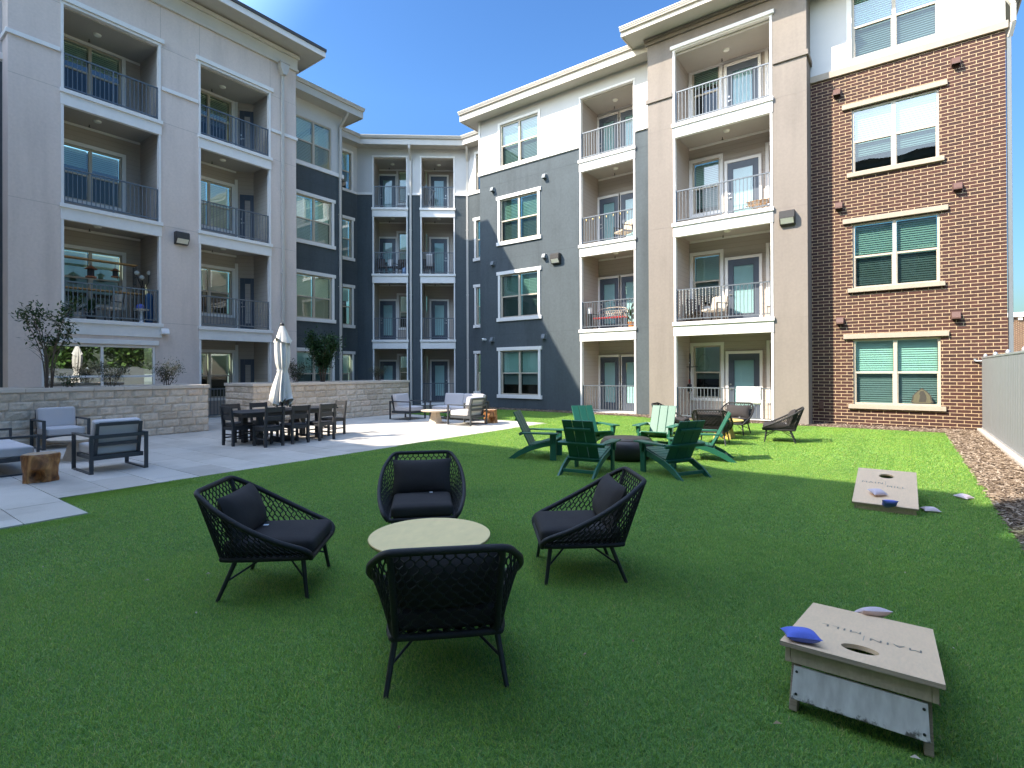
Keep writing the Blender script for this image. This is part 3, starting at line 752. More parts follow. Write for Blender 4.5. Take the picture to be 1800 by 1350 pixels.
# wide ground-floor window
m = MB(); z0, z1 = .30, 2.43
for a, b in ((4.09, 4.15), (5.44, 5.51), (6.80, 6.86)): L.box(m, a, b, -.09, -.02, z0, z1)
for a, b in ((4.15, 5.44), (5.51, 6.80)):
    L.box(m, a, b, -.09, -.022, z1-.06, z1); L.box(m, a, b, -.09, -.022, z0, z0+.06); L.box(m, a, b, -.085, -.025, 1.46, 1.52)
wo = bpart(m, 'window', 'trim', None, .004)
m = MB()
for a, b in ((4.15, 5.44), (5.51, 6.80)): L.rect(m, a, b, z0+.05, z1-.05, -.055)
bpart(m, 'pane', 'mirror', wo)
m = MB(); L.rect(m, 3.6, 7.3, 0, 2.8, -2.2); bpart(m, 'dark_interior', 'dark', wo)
m = MB(); L.box(m, 4.02, 6.94, 0, .06, 2.46, 2.60); bpart(m, 'trim_band', 'trim', None, .006)
downspout(L, 11.16, -.05, 12.95, head=True)

# ---- left wing, recessed end towards the camera
wall(LR, .8, 3.41, -.3, 10.1, 'blue'); wall(LR, .8, 3.41, 10.1, 12.95, 'white'); wall(Fr((-24, .8), (1, 0)), 0, 4.25, -.3, 12.95, 'blue')
m = MB(); LR.box(m, .78, 3.41, -.02, .05, 10.16, 10.34); bpart(m, 'trim_band', 'trim')
eave(LR, .8, 3.41, 9, .5, 12.95, 13.3)

# ---- left wing, slate block with white top storey
LH = [(12.32, 14.02, .62+.02, 2.46), (12.32, 14.02, 3.87, 5.70), (12.32, 14.02, 7.11, 8.99), (12.32, 14.02, 10.38, 12.25)]
wall(LB, 11.75, 14.58, -.3, 10.21, 'blue', LH[:3]); wall(LB, 11.75, 14.58, 10.21, 13.0, 'white', LH[3:])
e = Fr((-20.1, 14.58), (-1, 0)); wall(e, 0, 1.6, -.3, 10.21, 'blue'); wall(e, 0, 1.6, 10.21, 13.0, 'white')
m = MB(); LB.box(m, 11.75, 14.63, -.02, .055, 10.21, 10.38); e.box(m, 0, 1.5, 0, .055, 10.21, 10.38); bpart(m, 'trim_band', 'trim', None, .006)
for h in LH: window(LB, *h, 2, 'cased' if h[3] < 10 else 'none')
m = MB(); g = MB()
for z in (9.62, 6.35, 3.12): hgroove(LB, 11.75, 14.58, z, m=g)
for z0, z1 in ((2.62, 3.7), (5.9, 6.9), (9.2, 10.2)): vgroove(LB, 14.02, z0, z1, g)
bpart(g, 'control_joint', 'jointb')
eave(LB, 11.75, 14.58, 9, .68, 12.97, 13.36, 0, .62)
downspout(LB, 14.42, -.05, 12.45, kick=.60)

# ---- inner corner: narrow wall, chamfer with two balcony stacks, narrow wall
NH = [(15.05, 16.12, .60, 2.44), (15.05, 16.12, 3.86, 5.66), (15.05, 16.12, 7.12, 8.95), (15.05, 16.12, 10.40, 12.2)]
wall(LN, 14.3, 16.475, -.3, 10.32, 'blue', NH[:3]); wall(LN, 14.3, 16.475, 10.32, 12.6, 'white', NH[3:])
for h in NH: window(LN, *h, 2, 'cased' if h[3] < 10 else 'plain')
RH = [(-16.74, -15.6, .62, 2.44), (-16.74, -15.6, 3.86, 5.68), (-16.74, -15.6, 7.12, 8.95), (-16.74, -15.6, 10.40, 12.2)]
wall(RN, -17.38, -14.6, -.3, 10.32, 'blue', RH[:3]); wall(RN, -17.38, -14.6, 10.32, 12.6, 'white', RH[3:])
for h in RH: window(RN, *h, 2, 'cased' if h[3] < 10 else 'plain')
c1, c2 = (.10, 1.75), (2.44, 4.07)
holes = [(c1[0], c1[1], -.05, 12.18), (c2[0], c2[1], -.05, 12.18)]
wall(CN, -.68, 4.69, -.3, 10.32, 'blue', holes, .14); wall(CN, -.68, 4.69, 10.32, 12.6, 'white', holes, .14)
m = MB()
for a, b in ((-.66, .05), (1.8, 2.39), (4.12, 4.67)): CN.box(m, a, b, -.02, .04, 10.29, 10.40)
LN.box(m, 14.3, 16.44, -.02, .04, 10.29, 10.40); RN.box(m, -17.34, -14.6, -.02, .05, 10.27, 10.42)
bpart(m, 'trim_band', 'trim', None, .005)
g = MB()
for z in (9.6, 6.5, 3.25):
    for a, b in ((-.66, .05), (1.8, 2.39), (4.12, 4.67)): hgroove(CN, a, b, z, m=g)
    LN.box(g, 14.3, 16.45, -.01, .002, z-.006, z+.006); RN.box(g, -17.36, -14.9, -.01, .002, z-.006, z+.006)
bpart(g, 'control_joint', 'jointb')
D = 1.5
for (a, b), dr, wn in ((c1, (-.08+.10, .84), (.98, 1.40)), (c2, (2.72, 3.58), (2.38+.1, 2.53+.02))):
    if a < 1: DR, WN = (.13, .95), (1.14, 1.66)
    else: DR, WN = (2.78, 3.62), (2.47, 2.60)
    hl = [(WN[0], WN[1], ZF[k]+.70, ZF[k]+2.40) for k in range(4)]
    Bk = recess(CN, a, b, -.05, [ZF[1]-.30, ZF[2]-.30, ZF[3]-.30, 12.12], D, 12.18, hl)
    for k in range(4):
        door(Bk.off(.06), DR[0], DR[1], ZF[k], 2.10, 1 if a < 1 else -1)
        if a < 1: window(Bk, 1.10, 1.60, ZF[k]+.70, ZF[k]+2.40, 1, 'plain')
        else: window(Bk, 2.46, 2.62, ZF[k]+.70, ZF[k]+2.40, 1, 'none')
        balcony(CN, a, b, ZF[k], D, low=(k == 0), rail_z=(1.02 if k == 0 else ZF[k]+1.08), mid=False, ceil_z=(ZF[k+1]-.30 if k < 3 else 12.12))
o = .55
eave(CN, -.68, 4.69, 5, o, 12.6, 12.98); eave(LN, 14.3, 16.70, 6, o, 12.605, 12.985); eave(RN, -17.6, -14.4, 6, o, 12.605, 12.985)
downspout(CN, 1.94, -.05, 12.0, kick=.5); downspout(CN, 4.72, -.05, 12.0, kick=.5)

# ---- right wing, slate block with white top storey
b3 = (-9.93, -7.73)
RBH = [(-13.83, -11.90, .60, 2.46), (-13.83, -11.90, 3.86, 5.69), (-13.83, -11.90, 7.10, 8.91), (-13.79, -11.87, 10.33, 12.09)]
bh = [(b3[0], b3[1], -.05, 12.1)]
wall(RB, -14.96, -6.9, -.3, 10.15, 'blue', RBH[:3]+bh, .14); wall(RB, -14.96, -6.9, 10.15, 12.56, 'white', RBH[3:]+bh, .14)
e = Fr((-14.96, 19.9), (0, -1)); wall(e, 0, 1.92, -.3, 10.15, 'blue'); wall(e, 0, 1.92, 10.15, 12.56, 'white')
for h in RBH: window(RB, *h, 2, 'cased' if h[3] < 10 else 'none')
m = MB(); RB.box(m, -13.92, -13.80, 0, .04, 10.34, 12.2); RB.box(m, -11.86, -11.74, 0, .04, 10.34, 12.2); RB.box(m, -13.8, -11.86, 0, .038, 12.10, 12.2)
RB.box(m, -15.0, -14.90, 0, .03, 10.34, 12.55); bpart(m, 'trim_board', 'trim', None, .004)
m = MB()
for a, b in ((-15.01, -9.98), (-7.68, -6.9)): RB.box(m, a, b, -.02, .06, 10.16, 10.33)
e.box(m, 0, 1.92, 0, .05, 10.16, 10.33); bpart(m, 'trim_band', 'trim', None, .006)
g = MB()
for z in (9.62, 6.38, 3.17): hgroove(RB, -14.96, -9.98, z, m=g); hgroove(RB, -7.68, -6.9, z-.05, m=g)
for z0, z1 in ((2.62, 3.7), (5.9, 6.9), (9.1, 10.15)): vgroove(RB, -11.87, z0, z1, g); vgroove(RB, -13.86, z0, z1, g)
bpart(g, 'control_joint', 'jointb')
D = 1.5
Bk = recess(RB, b3[0], b3[1], -.05, [ZF[1]-.30, ZF[2]-.30, ZF[3]-.30, 12.0], D, 12.06, [])
for k in range(4):
    F2 = Bk.off(.06); door(F2, -9.86, -9.03, ZF[k], 2.12, 1); door(F2, -8.92, -8.09, ZF[k], 2.12, -1)
    balcony(RB, b3[0], b3[1], ZF[k], D, low=(k == 0), rail_z=(1.05 if k == 0 else ZF[k]+1.06), mid=False, ceil_z=(ZF[k+1]-.30 if k < 3 else 12.0))
eave(RB, -14.96, -6.9, 9, .6, 12.56, 12.92, .62, 0)
def vent(F, u, z, mat='fpost', s=.16):
    m = MB(); P = []
    for a in (u-s/2, u+s/2): P += [F.p(a, 0, z-.09), F.p(a, 0, z+.09), F.p(a, .10, z+.09), F.p(a, .17, z-.05), F.p(a, .17, z-.09)]
    m.add(P, [(0, 1, 2, 3, 4), (9, 8, 7, 6, 5)] + [((i+1) % 5, i, i+5, (i+1) % 5+5) for i in range(4)])
    F.box(m, u-s/2-.02, u+s/2+.02, 0, .012, z-.11, z+.11)
    return bpart(m, 'vent_hood', mat)
for u, z in ((-11.53, 9.41), (-14.19, 9.43), (-11.56, 6.21), (-14.19, 6.24), (-14.25, 2.96), (-11.6, 2.98)): vent(RB, u, z, 'slatevent', .15)
vent(L, 7.1, 2.92, 'trim', .22)
# ---- right wing, tan block
b4 = (-6.0, -3.09)
holes = [(b4[0], b4[1], -.05, 12.1)]
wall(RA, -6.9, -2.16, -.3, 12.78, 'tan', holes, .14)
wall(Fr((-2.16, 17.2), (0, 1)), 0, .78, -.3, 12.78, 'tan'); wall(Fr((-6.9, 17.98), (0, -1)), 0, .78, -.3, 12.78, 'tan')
g = MB()
for z in (9.60, 6.33, 3.12):
    for a, b in ((-6.9, -6.05), (-3.04, -2.16)): hgroove(RA, a, b, z, m=g)
for u in (-6.02, -3.07): vgroove(RA, u, 12.25, 12.55, g)
bpart(g, 'control_joint', 'joint')
m = MB()
for a, b in ((-6.95, -6.05), (-3.04, -2.11)): RA.box(m, a, b, -.02, .055, 10.6, 10.74)
Fr((-2.16, 17.2), (0, 1)).box(m, 0, .78, 0, .055, 10.6, 10.74)
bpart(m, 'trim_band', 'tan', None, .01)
m = MB(); RA.box(m, b4[0]-.1, b4[1]+.1, -.02, .08, 12.12, 12.23); bpart(m, 'trim_band', 'trim', None, .006)
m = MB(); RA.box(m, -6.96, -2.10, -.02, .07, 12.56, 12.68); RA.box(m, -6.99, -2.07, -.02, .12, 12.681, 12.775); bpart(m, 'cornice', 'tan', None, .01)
D = 1.5
hl = []
for k in range(4): hl += [(-5.88, -4.96, ZF[k]+.62, ZF[k]+2.42), (-3.42, -3.10, ZF[k]+.62, ZF[k]+2.42)]
Bk = recess(RA, b4[0], b4[1], -.05, [ZF[1]-.30, ZF[2]-.30, ZF[3]-.30, 12.0], D, 12.1, hl)
for k in range(4):
    window(Bk, -5.88, -4.96, ZF[k]+.62, ZF[k]+2.42, 1, 'plain')
    window(Bk, -3.42, -2.50, ZF[k]+.62, ZF[k]+2.42, 1, 'none', 1.)
    t = MB(); Bk.box(t, -3.53, -3.425, 0, .04, ZF[k]+.5, ZF[k]+2.53); Bk.box(t, -3.42, b4[1], 0, .038, ZF[k]+2.43, ZF[k]+2.53); bpart(t, 'trim_board', 'trim')
    door(Bk.off(.06), -4.70, -3.73, ZF[k], 2.12, 1)
    balcony(RA, b4[0], b4[1], ZF[k], D, low=(k == 0), rail_z=(1.05 if k == 0 else ZF[k]+1.08), ceil_z=(ZF[k+1]-.30 if k < 3 else 12.0))
eave(RA, -6.9, -2.16, 9, .75, 12.78, 13.02, .62, .1)
# ---- right wing, brick block
BH = [(-1.13, .82, .61, 2.45), (-1.13, .82, 3.91, 5.75), (-1.13, .82, 7.20, 9.03), (-1.11, .83, 10.47, 12.3)]
wall(BR, -2.16, 2.12, -.3, 10.10, 'brick', BH[:3], .12); wall(BR, -2.16, 2.12, 10.10, 12.62, 'white', BH[3:], .12)
wall(Fr((2.12, 17.98), (0, 1)), 0, 14, -.3, 10.1, 'rbrick'); wall(Fr((2.12, 17.98), (0, 1)), 0, 14, 10.1, 12.62, 'white')
for h, (bf, bm) in zip(BH, ((1., 'blind'), (1., 'blindg'), (.74, 'blind'), (1., 'blind'))): window(BR, *h, 2, 'stone' if h[3] < 10 else 'none', bf, w=-.07, clip=bm)
m = MB(); BR.box(m, -2.16, 2.17, -.02, .075, 10.08, 10.27); bpart(m, 'trim_band', 'stone', None, .008)
m = MB(); BR.box(m, -1.24, -1.115, 0, .03, 10.36, 12.4); BR.box(m, .835, .96, 0, .03, 10.36, 12.4); BR.box(m, -1.24, .96, 0, .032, 10.272, 10.46); bpart(m, 'trim_board', 'trim', None, .004)
for u, z in ((1.16, 9.58), (-1.48, 9.6), (1.18, 6.33), (-1.45, 6.32), (-1.44, 3.0), (1.13, 2.99)): vent(BR, u, z, 'ventb', .175)
m = MB(); BR.box(m, -1.99, -1.87, 0, .05, .45, .66); bpart(m, 'outlet_box', 'ventb')
eave(BR, -2.16, 2.12, 14, .85, 12.62, 12.96, 0, .8)
E2 = Fr((2.12, 17.98), (0, 1)); m = MB()
m.bar((2.19, 18.07, .1), (2.19, 18.07, 9.9), .10, .09); bpart(m, 'downspout', 'slatevent', None, .006); m = MB(); m.bar((2.20, 18.06, 9.901), (2.26, 17.94, 10.2), .10, .09); m.bar((2.26, 17.94, 10.2), (2.26, 17.92, 10.62), .10, .09); m.bar((2.26, 17.92, 10.62), (2.14, 17.9, 10.85), .10, .09); m.bar((2.14, 17.9, 10.85), (2.14, 17.9, 12.6), .10, .09)  # lower length coloured darker to stand for shade on that side
bpart(m, 'downspout', 'gutter', None, .006)
# ---- south wing behind the photographer (throws the long shade, mirrored in the glass)
def south(x0, x1, y, h, mat):
    F = Fr((x1, y), (-1, 0)); w = x1-x0
    hs = []
    k = 1.2
    while k + 1.9 < w:
        for z in (.7, 3.95, 7.2, 10.4):
            if z + 1.8 < h - .4: hs.append((k, k+1.9, z, z+1.8))
        k += 3.6
    wall(F, 0, w, -.3, 10.15, mat, [q for q in hs if q[3] < 10.1]); wall(F, 0, w, 10.15, h-.35, 'white', [q for q in hs if q[2] > 10.15])
    for q in hs: window(F, *q, 2, 'cased')
    m = MB(); F.box(m, 0, w, -.02, .06, 10.1, 10.28); bpart(m, 'trim_band', 'stone')
    eave(F, 0, w, 12, .6, h-.35, h)
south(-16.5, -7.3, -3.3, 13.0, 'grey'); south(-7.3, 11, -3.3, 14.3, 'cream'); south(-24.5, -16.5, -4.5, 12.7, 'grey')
#
# ---------------------------------------------------------------- fence and far building at the right
fo = thing('metal_fence', 'grey sheet metal privacy fence on a pale concrete kerb beside the brick wall', 'fence', (1.62, 9, 0))
m = MB(); y = 17.85
while y > 2.0:
    y2 = y-1.78
    m2 = MB(); m2.box(0, .03, y2-9+.012, y-9-.012, .13, 1.86)
    for k in range(9): m2.box(-.0025, .0, y2-9+.10+k*.19, y2-9+.106+k*.19, .15, 1.84)
    m2.build('panel', 'fence', fo)
    p = MB(); p.tube([(.07, y-9, .0), (.07, y-9, 1.93)], .032, 10); p.lathe([(.04, 1.90), (.045, 1.93), (.03, 1.97), (.0, 1.985)], 10, (.07, y-9)); p.build('post', 'fpost', fo)
    y = y2
m = MB(); m.box(-.012, .045, -7.8, 8.86, 1.861, 1.90); m.build('top_rail', 'fpost', fo, .005)
m = MB(); m.box(-.012, .045, -7.8, 8.86, .09, .129); m.build('bottom_rail', 'fpost', fo, .005)
m = MB(); m.tube([(.07, 8.85, 1.80), (-.12, 8.95, 1.80)], .02, 8); m.tube([(-.12, 8.95, 1.80), (-.12, 8.95, 1.86)], .03, 8); m.build('hinge', 'fpost', fo)
m = MB()
for k in range(9): m.box(-.10, .16, 8.9-1.9*(k+1)+.006, 8.9-1.9*k-.006, -.1, .09)
m.build('kerb', 'curb', fo, .012)
fb = thing('brick_warehouse', 'distant dark brick building with white crenellated parapet behind the fence', 'building', (10, 66, 0))
m = MB(); m.box(-7, 22, -4, 8, 0, 6.0); m.build('wall', 'brick', fb)
m = MB(); m.box(-7.1, 22.1, -4.25, -4.001, 6.0, 6.25); m.box(-7.1, 22.1, -4.15, 8, 6.251, 6.4)
k = -7
while k < 22: m.box(k, k+.28, -4.16, -4.0, 5.74, 6.0); k += .62
m.build('parapet', 'white', fb)
m = MB(); k = -6.6
while k < 21: m.box(k, k+.5, -4.05, -3.99, 1.2, 2.9); k += .95
m.build('white_panel', 'white', fb)

# ---------------------------------------------------------------- planter walls with split-face blocks
def planter(name, label, y0, y1, xf, depth):
    o = thing(name, label, 'planter wall', (xf-depth/2, (y0+y1)/2, 0))
    cx, cy = xf-depth/2, (y0+y1)/2
    hc = .197; top = 6*hc
    core = MB(); core.box(xf-depth-cx+.03, xf-cx-.035, y0-cy+.035, y1-cy-.035, -.1, top-.004); core.build('core_wall', 'mortar', o)
    m = MB()
    def block(F, u0, u1, z0, z1):
        nu, nz = max(3, int((u1-u0)/.05)), 5; vs = []; g = .004
        seed = random.random()*50
        for i in range(nu+1):
            for j in range(nz+1):
                u = u0+g+(u1-u0-2*g)*i/nu; z = z0+g+(z1-z0-2*g)*j/nz
                ed = min(i, nu-i, j, nz-j)
                w = -.018 if ed == 0 else .004+.020*mnoise.noise((u*9+seed, z*9, seed))+.012*mnoise.noise((u*26, z*26, seed))
                p = F.p(u, w, z); vs.append((p[0]-cx, p[1]-cy, z))
        m.add(vs, [(i*(nz+1)+j, (i+1)*(nz+1)+j, (i+1)*(nz+1)+j+1, i*(nz+1)+j+1) for i in range(nu) for j in range(nz)], False)
    for F, a, b in ((Fr((xf, 0), (0, 1)), y0, y1), (Fr((0, y0), (1, 0)), xf-depth, xf), (Fr((0, y1), (-1, 0)), -xf, -xf+depth)):
        for r in range(6):
            u = a - (random.uniform(.1, .3) if r % 2 else 0)
            while u < b-.01:
                e = min(b, u+random.choice((.36, .40, .40, .44)))
                if b-e < .12: e = b
                block(F, max(a, u), e, r*hc, (r+1)*hc); u = e
    m.build('block', 'block', o)
    c = MB(); u = y0
    for (xa, xb) in ((xf-.26, xf+.025), (xf-depth-.02, xf-depth+.24)):
        u = y0-.02
        while u < y1: e = min(y1+.02, u+.6); c.box(xa-cx, xb-cx, u-cy+.002, e-cy-.002, top, top+.085); u = e
    for (ya, yb) in ((y0-.02, y0+.24), (y1-.24, y1+.02)): c.box(xf-depth+.241-cx, xf-.261-cx, ya-cy, yb-cy, top, top+.083)
    c.build('cap_stone', 'stone2', o, .006)
    s = MB(); s.box(xf-depth+.2-cx, xf-.2-cx, y0+.2-cy, y1-.2-cy, top-.003, top+.03); s.build('soil', 'soil', o)
M['stone2'] = mk('pale_cap_stone', (.68, .58, .47), .85, var=.07, vs=5, bs=60, bstr=.3, bd=.004)
planter('planter_wall', 'pale split face stone planter wall behind the grey armchairs at the wide window', -1.2, 6.73, -15.2, 1.7)
planter('planter_wall', 'pale split face stone planter wall behind the black dining table and umbrella', 7.95, 14.0, -15.2, 1.7)

# ---------------------------------------------------------------- wicker lounge chair
def smooth(pts, n):
    """Catmull-Rom through pts, n samples"""
    P = [Vector(p) for p in pts]; P = [P[0]*2-P[1]] + P + [P[-1]*2-P[-2]]; out = []
    segs = len(P)-3
    for i in range(n):
        t = i/(n-1)*segs; k = min(int(t), segs-1); t -= k
        a, b, c, d = P[k:k+4]
        out.append(.5*((2*b)+(c-a)*t+(2*a-5*b+4*c-d)*t*t+(3*b-3*c+d-a)*t**3))
    return out
def wicker_chair(label, loc, rot, group):
    o = thing('wicker_lounge_chair', label, 'lounge chair', loc, rot, group)
    side = smooth([(.295, .335, .285), (.325, .335, .325), (.352, .285, .365), (.388, .12, .435), (.398, -.08, .535), (.372, -.27, .645), (.315, -.40, .728)], 40)
    cor = [Vector((.300, -.425, .742)), Vector((.283, -.441, .752)), Vector((.26, -.45, .758)), Vector((.22, -.452, .76))]
    half_r = [tuple(v) for v in side] + [tuple(v) for v in cor]
    rim = half_r + [(x, -.452, .76) for x in (.17, .11, .05, 0, -.05, -.11, -.17)] + [(-x, y, z) for x, y, z in half_r[::-1]]
    def evenly(P, n):
        P = [Vector(p) for p in P]; d = [0]
        for a, b in zip(P, P[1:]): d.append(d[-1]+(b-a).length)
        out = []; k = 0
        for i in range(n):
            t = d[-1]*i/(n-1)
            while k < len(P)-2 and d[k+1] < t: k += 1
            out.append(P[k].lerp(P[k+1], (t-d[k])/max(1e-9, d[k+1]-d[k])))
        return out
    half_b = [(.27, .335, .285), (.285, .30, .285), (.29, .20, .285), (.29, .06, .285), (.29, -.08, .285), (.285, -.20, .285), (.27, -.27, .285), (.24, -.285, .285)]
    bas = half_b + [(0, -.29, .285)] + [(-x, y, z) for x, y, z in half_b[::-1]]
    NS = 160
    rp, bp = evenly(rim, NS), smooth(bas, NS)
    def at(P, t):
        t = max(0, min(.9999, t))*(NS-1); k = int(t); return P[k].lerp(P[k+1], t-k)
    f = MB(); f.tube(rp, .0195, 8)
    f.tube([at(bp, t/60) for t in range(61)], .019, 8); f.tube([bp[0], bp[-1]], .019, 8); f.tube([rp[0], bp[0]], .02, 6); f.tube([rp[-1], bp[-1]], .02, 6)
    for sx in (-1, 1): f.tube([(sx*.25, -.285, .285), (sx*.256, -.37, .53), (sx*.265, -.449, .757)], .017, 8)
    f.build('frame', 'rope', o)
    w = MB(); ns = 98
    for k in range(ns+1):
        t = (k+.5)/(ns+1); a, b = at(bp, t), at(rp, t); h = (b-a).length
        lv = max(2, round(h/.040)); pts = []
        for i in range(lv*2+1):
            s = i/(lv*2); sg = 1 if ((i//2) + k) % 2 else -1
            if i in (0, lv*2): sg = 0
            tt = t + sg*.44/(ns+1)
            p, q = at(bp, tt), at(rp, tt); pts.append(p.lerp(q, s))
        w.tube(pts, .0050, 4, caps=False)
    w.build('woven_shell', 'rope', o)
    s = MB()
    for k in range(9): x = -.24+.06*k; s.box(x-.02, x+.02, -.28, .33, .275, .290)
    s.build('seat_base', 'blackmetal', o)
    c = MB(); c.rbox(0, .035, .352, .55, .62, .115, .04, 10, .014); c.build('seat_cushion', 'cush', o)
    tg = MB(); tg.box(-.10, -.07, -.125, -.09, .420, .424); tg.build('care_label', 'label', o)
    pl = MB(); pl.pillow(.59, .36, .20, TR(0, -.24, .55) @ RX(R(20))); pl.build('back_pillow', 'cush', o)
    for sx, sy in ((-1, 1), (1, 1), (-1, -1), (1, -1)):
        l = MB(); top = Vector((sx*.255, .27 if sy > 0 else -.19, .275)); ft = Vector((sx*.30, .31 if sy > 0 else -.30, 0))
        l.tube([top, ft], [.017, .013], 10); l.build('leg', 'blackmetal', o)
    for sx in (-1, 1):
        b = MB()
        for sy in (1, -1):
            top = Vector((sx*.255, .27 if sy > 0 else -.19, .275)); ft = Vector((sx*.30, .31 if sy > 0 else -.30, 0))
            b.tube([top.lerp(ft, .52), (sx*.05, .04 + sy*.03, .272)], .0075, 6)
        b.build('brace', 'blackmetal', o)
    return o
G1 = 'black wicker chairs around the pale round table'; G2 = 'black wicker chairs around the yellow table'
W0 = wicker_chair('black woven rope chair seen from behind in front of the pale round table', (-2.04, 2.145, .0), face(-.70, .715), G1)
dup(W0, (-3.82, 2.175, 0), face(.75, .66), 'black woven rope chair on the side of the round table nearest the concrete patio')
dup(W0, (-2.10, 3.76, 0), face(-.77, -.64), 'black woven rope chair at the round table nearest the cornhole boards')
dup(W0, (-3.69, 3.56, 0), face(.72, -.70), 'black woven rope chair facing the camera across the pale round table')
dup(W0, (-4.62, 13.04, 0), face(.98, .1), 'black woven rope chair in profile by the tan column, beside the slate wall balcony')['group'] = G2
dup(W0, (-3.33, 11.88, 0), face(-.12, 1), 'black woven rope chair seen from behind, just beyond the green chairs')['group'] = G2
dup(W0, (-3.37, 13.92, 0), face(-.05, -1), 'black woven rope chair facing forward beneath the rug on the railing')['group'] = G2
dup(W0, (-2.20, 13.06, 0), face(-.99, -.16), 'black woven rope chair in profile in the sun nearest the brick wall')['group'] = G2

def round_table(label, loc, r, h, rot, topm, basem):
    o = thing('round_table', label, 'table', loc, rot)
    m = MB(); m.lathe([(r-.006, h-.022), (r, h-.016), (r, h-.002), (r-.003, h)], 72); m.build('tabletop', topm, o)
    e = MB(); e.lathe([(r+.0005, h-.017), (r+.002, h-.014), (r+.002, h-.007), (r+.0005, h-.004)], 72, capb=False, capt=False); e.build('edge_band', 'brassedge', o)
    for a in (0, R(90)):
        b = MB(); q = [(-.27, 0), (.27, 0), (.15, h-.022), (-.15, h-.022)]
        c, s = math.cos(a), math.sin(a)
        for lo, hi in (((-1, -.026), (.026, 1)) if a else ((-1, 1),)):
            pass
        P = [(x*c - t*s, x*s + t*c, z) for t in (-.022, .022) for x, z in q]
        b.add(P, [(3, 2, 1, 0), (4, 5, 6, 7)] + [(i, (i+1) % 4, (i+1) % 4+4, i+4) for i in range(4)]); b.build('pedestal_board', basem, o, .004)
    return o
round_table('round pale brass topped table ringed by four black wicker chairs', (-2.76, 2.74, 0), .435, .42, .4, 'brass', 'brassedge')
round_table('small round yellow wooden table among the far black wicker chairs', (-3.36, 12.92, 0), .42, .44, .75, 'yellow', 'yellow')

# ---------------------------------------------------------------- green adirondack chairs round the fire table
def adirondack(label, loc, rot, group):
    o = thing('adirondack_chair', label, 'adirondack chair', loc, rot, group)
    for sx in (-1, 1):
        m = MB(); x = sx*.275
        m.prism([(.36, .375), (.38, .345), (.36, .27), (.16, .235), (-.06, .17), (-.25, .085), (-.40, 0), (-.52, 0), (-.33, .145), (-.14, .235), (.02, .285), (.18, .325)], 0, x-.016, x+.016)
        m.build('rear_leg', 'green', o, .004)
        m = MB(); x = sx*.309
        m.prism([(.385, 0), (.385, .47), (.275, .47), (.275, 0)], 0, x-.017, x+.017); m.build('front_leg', 'green', o, .004)
        m = MB(); x = sx*.344
        m.prism([(.375, .47), (.285, .47), (.315, .33), (.345, .33)], 0, x-.017, x+.017); m.build('arm_bracket', 'green', o, .004)
        m = MB()
        a = [(sx*.255, .43), (sx*.42, .43), (sx*.425, .20), (sx*.385, -.22), (sx*.30, -.24), (sx*.27, .1)]
        m.prism(a if sx > 0 else a[::-1], 2, .472, .498); m.build('armrest', 'green', o, .006)
    prof = smooth([(0, .385, .372), (0, .27, .352), (0, .12, .312), (0, -.02, .268), (0, -.12, .255)], 8)
    for k in range(7):
        p, q = prof[k], prof[k+1]; d = (q-p).normalized()
        m = MB(); m.bar(p+Vector((-.258, 0, 0))+(q-p)*.5, p+Vector((.258, 0, 0))+(q-p)*.5, (q-p).length-.008, .022, Vector((0, -d.z, d.y))*-1 if False else Vector((0, d.z, -d.y))*-1)
        m.build('seat_slat', 'green', o, .004)
    bb, bt = Vector((0, -.10, .215)), Vector((0, -.415, .85)); d = (bt-bb).normalized(); nrm = Vector((0, -d.z, d.y))
    for k in (-1, 0, 1):
        m = MB(); x = k*.168
        w0, w1 = .158, .158
        m.bar(bb+Vector((x, 0, 0)), bt+Vector((x, 0, 0)), .160, .022, nrm); m.build('back_slat', 'green', o, .005)
    for s, wd, hh in ((.42, .76, .055), (.80, .40, .045), (.03, .54, .05)):
        c = bb.lerp(bt, s)+nrm*.030*(1 if nrm.y < 0 else -1)
        m = MB(); m.bar(c-Vector((wd/2, 0, 0)), c+Vector((wd/2, 0, 0)), .036, hh, d); m.build('back_rail', 'green', o, .004)
    m = MB(); m.bar((-.259, -.36, .075), (.259, -.36, .075), .03, .05); m.build('stretcher', 'green', o, .004)
    return o
G3 = 'green adirondack chairs around the fire table'
DX, DY = -4.02, 8.93
A0_ = adirondack('green adirondack chair seen from behind at the left front of the black fire table', (-4.01, 7.43, 0), face(-.13, .99), G3)
dup(A0_, (-2.86, 8.07, 0), face(-.88, .47), 'green adirondack chair seen from behind at the right front of the black fire table')
dup(A0_, (-5.42, 8.18, 0), face(.93, .36), 'green adirondack chair in profile, nearest the concrete patio')
dup(A0_, (-5.22, 9.86, 0), face(.85, -.55), 'green adirondack chair facing forward behind the fire table, on the patio side')
dup(A0_, (-4.03, 10.55, 0), face(.08, -1), 'green adirondack chair with sunlit pale back facing forward behind the fire table')
dup(A0_, (-2.86, 9.72, 0), face(-.93, -.30), 'green adirondack chair in profile between the fire table and the far wicker chairs')
o = thing('fire_table', 'round black drum shaped fire table ringed by green chairs', 'fire table', (DX, DY, 0))
m = MB(); m.lathe([(.33, 0), (.40, .03), (.455, .12), (.475, .22), (.465, .30), (.43, .355), (.405, .37)], 64, capt=False); m.build('bowl', 'drum', o)
m = MB(); m.lathe([(.402, .362), (.41, .372), (.405, .384), (0.02, .388)], 64, capb=False); m.build('lid', 'drum', o)

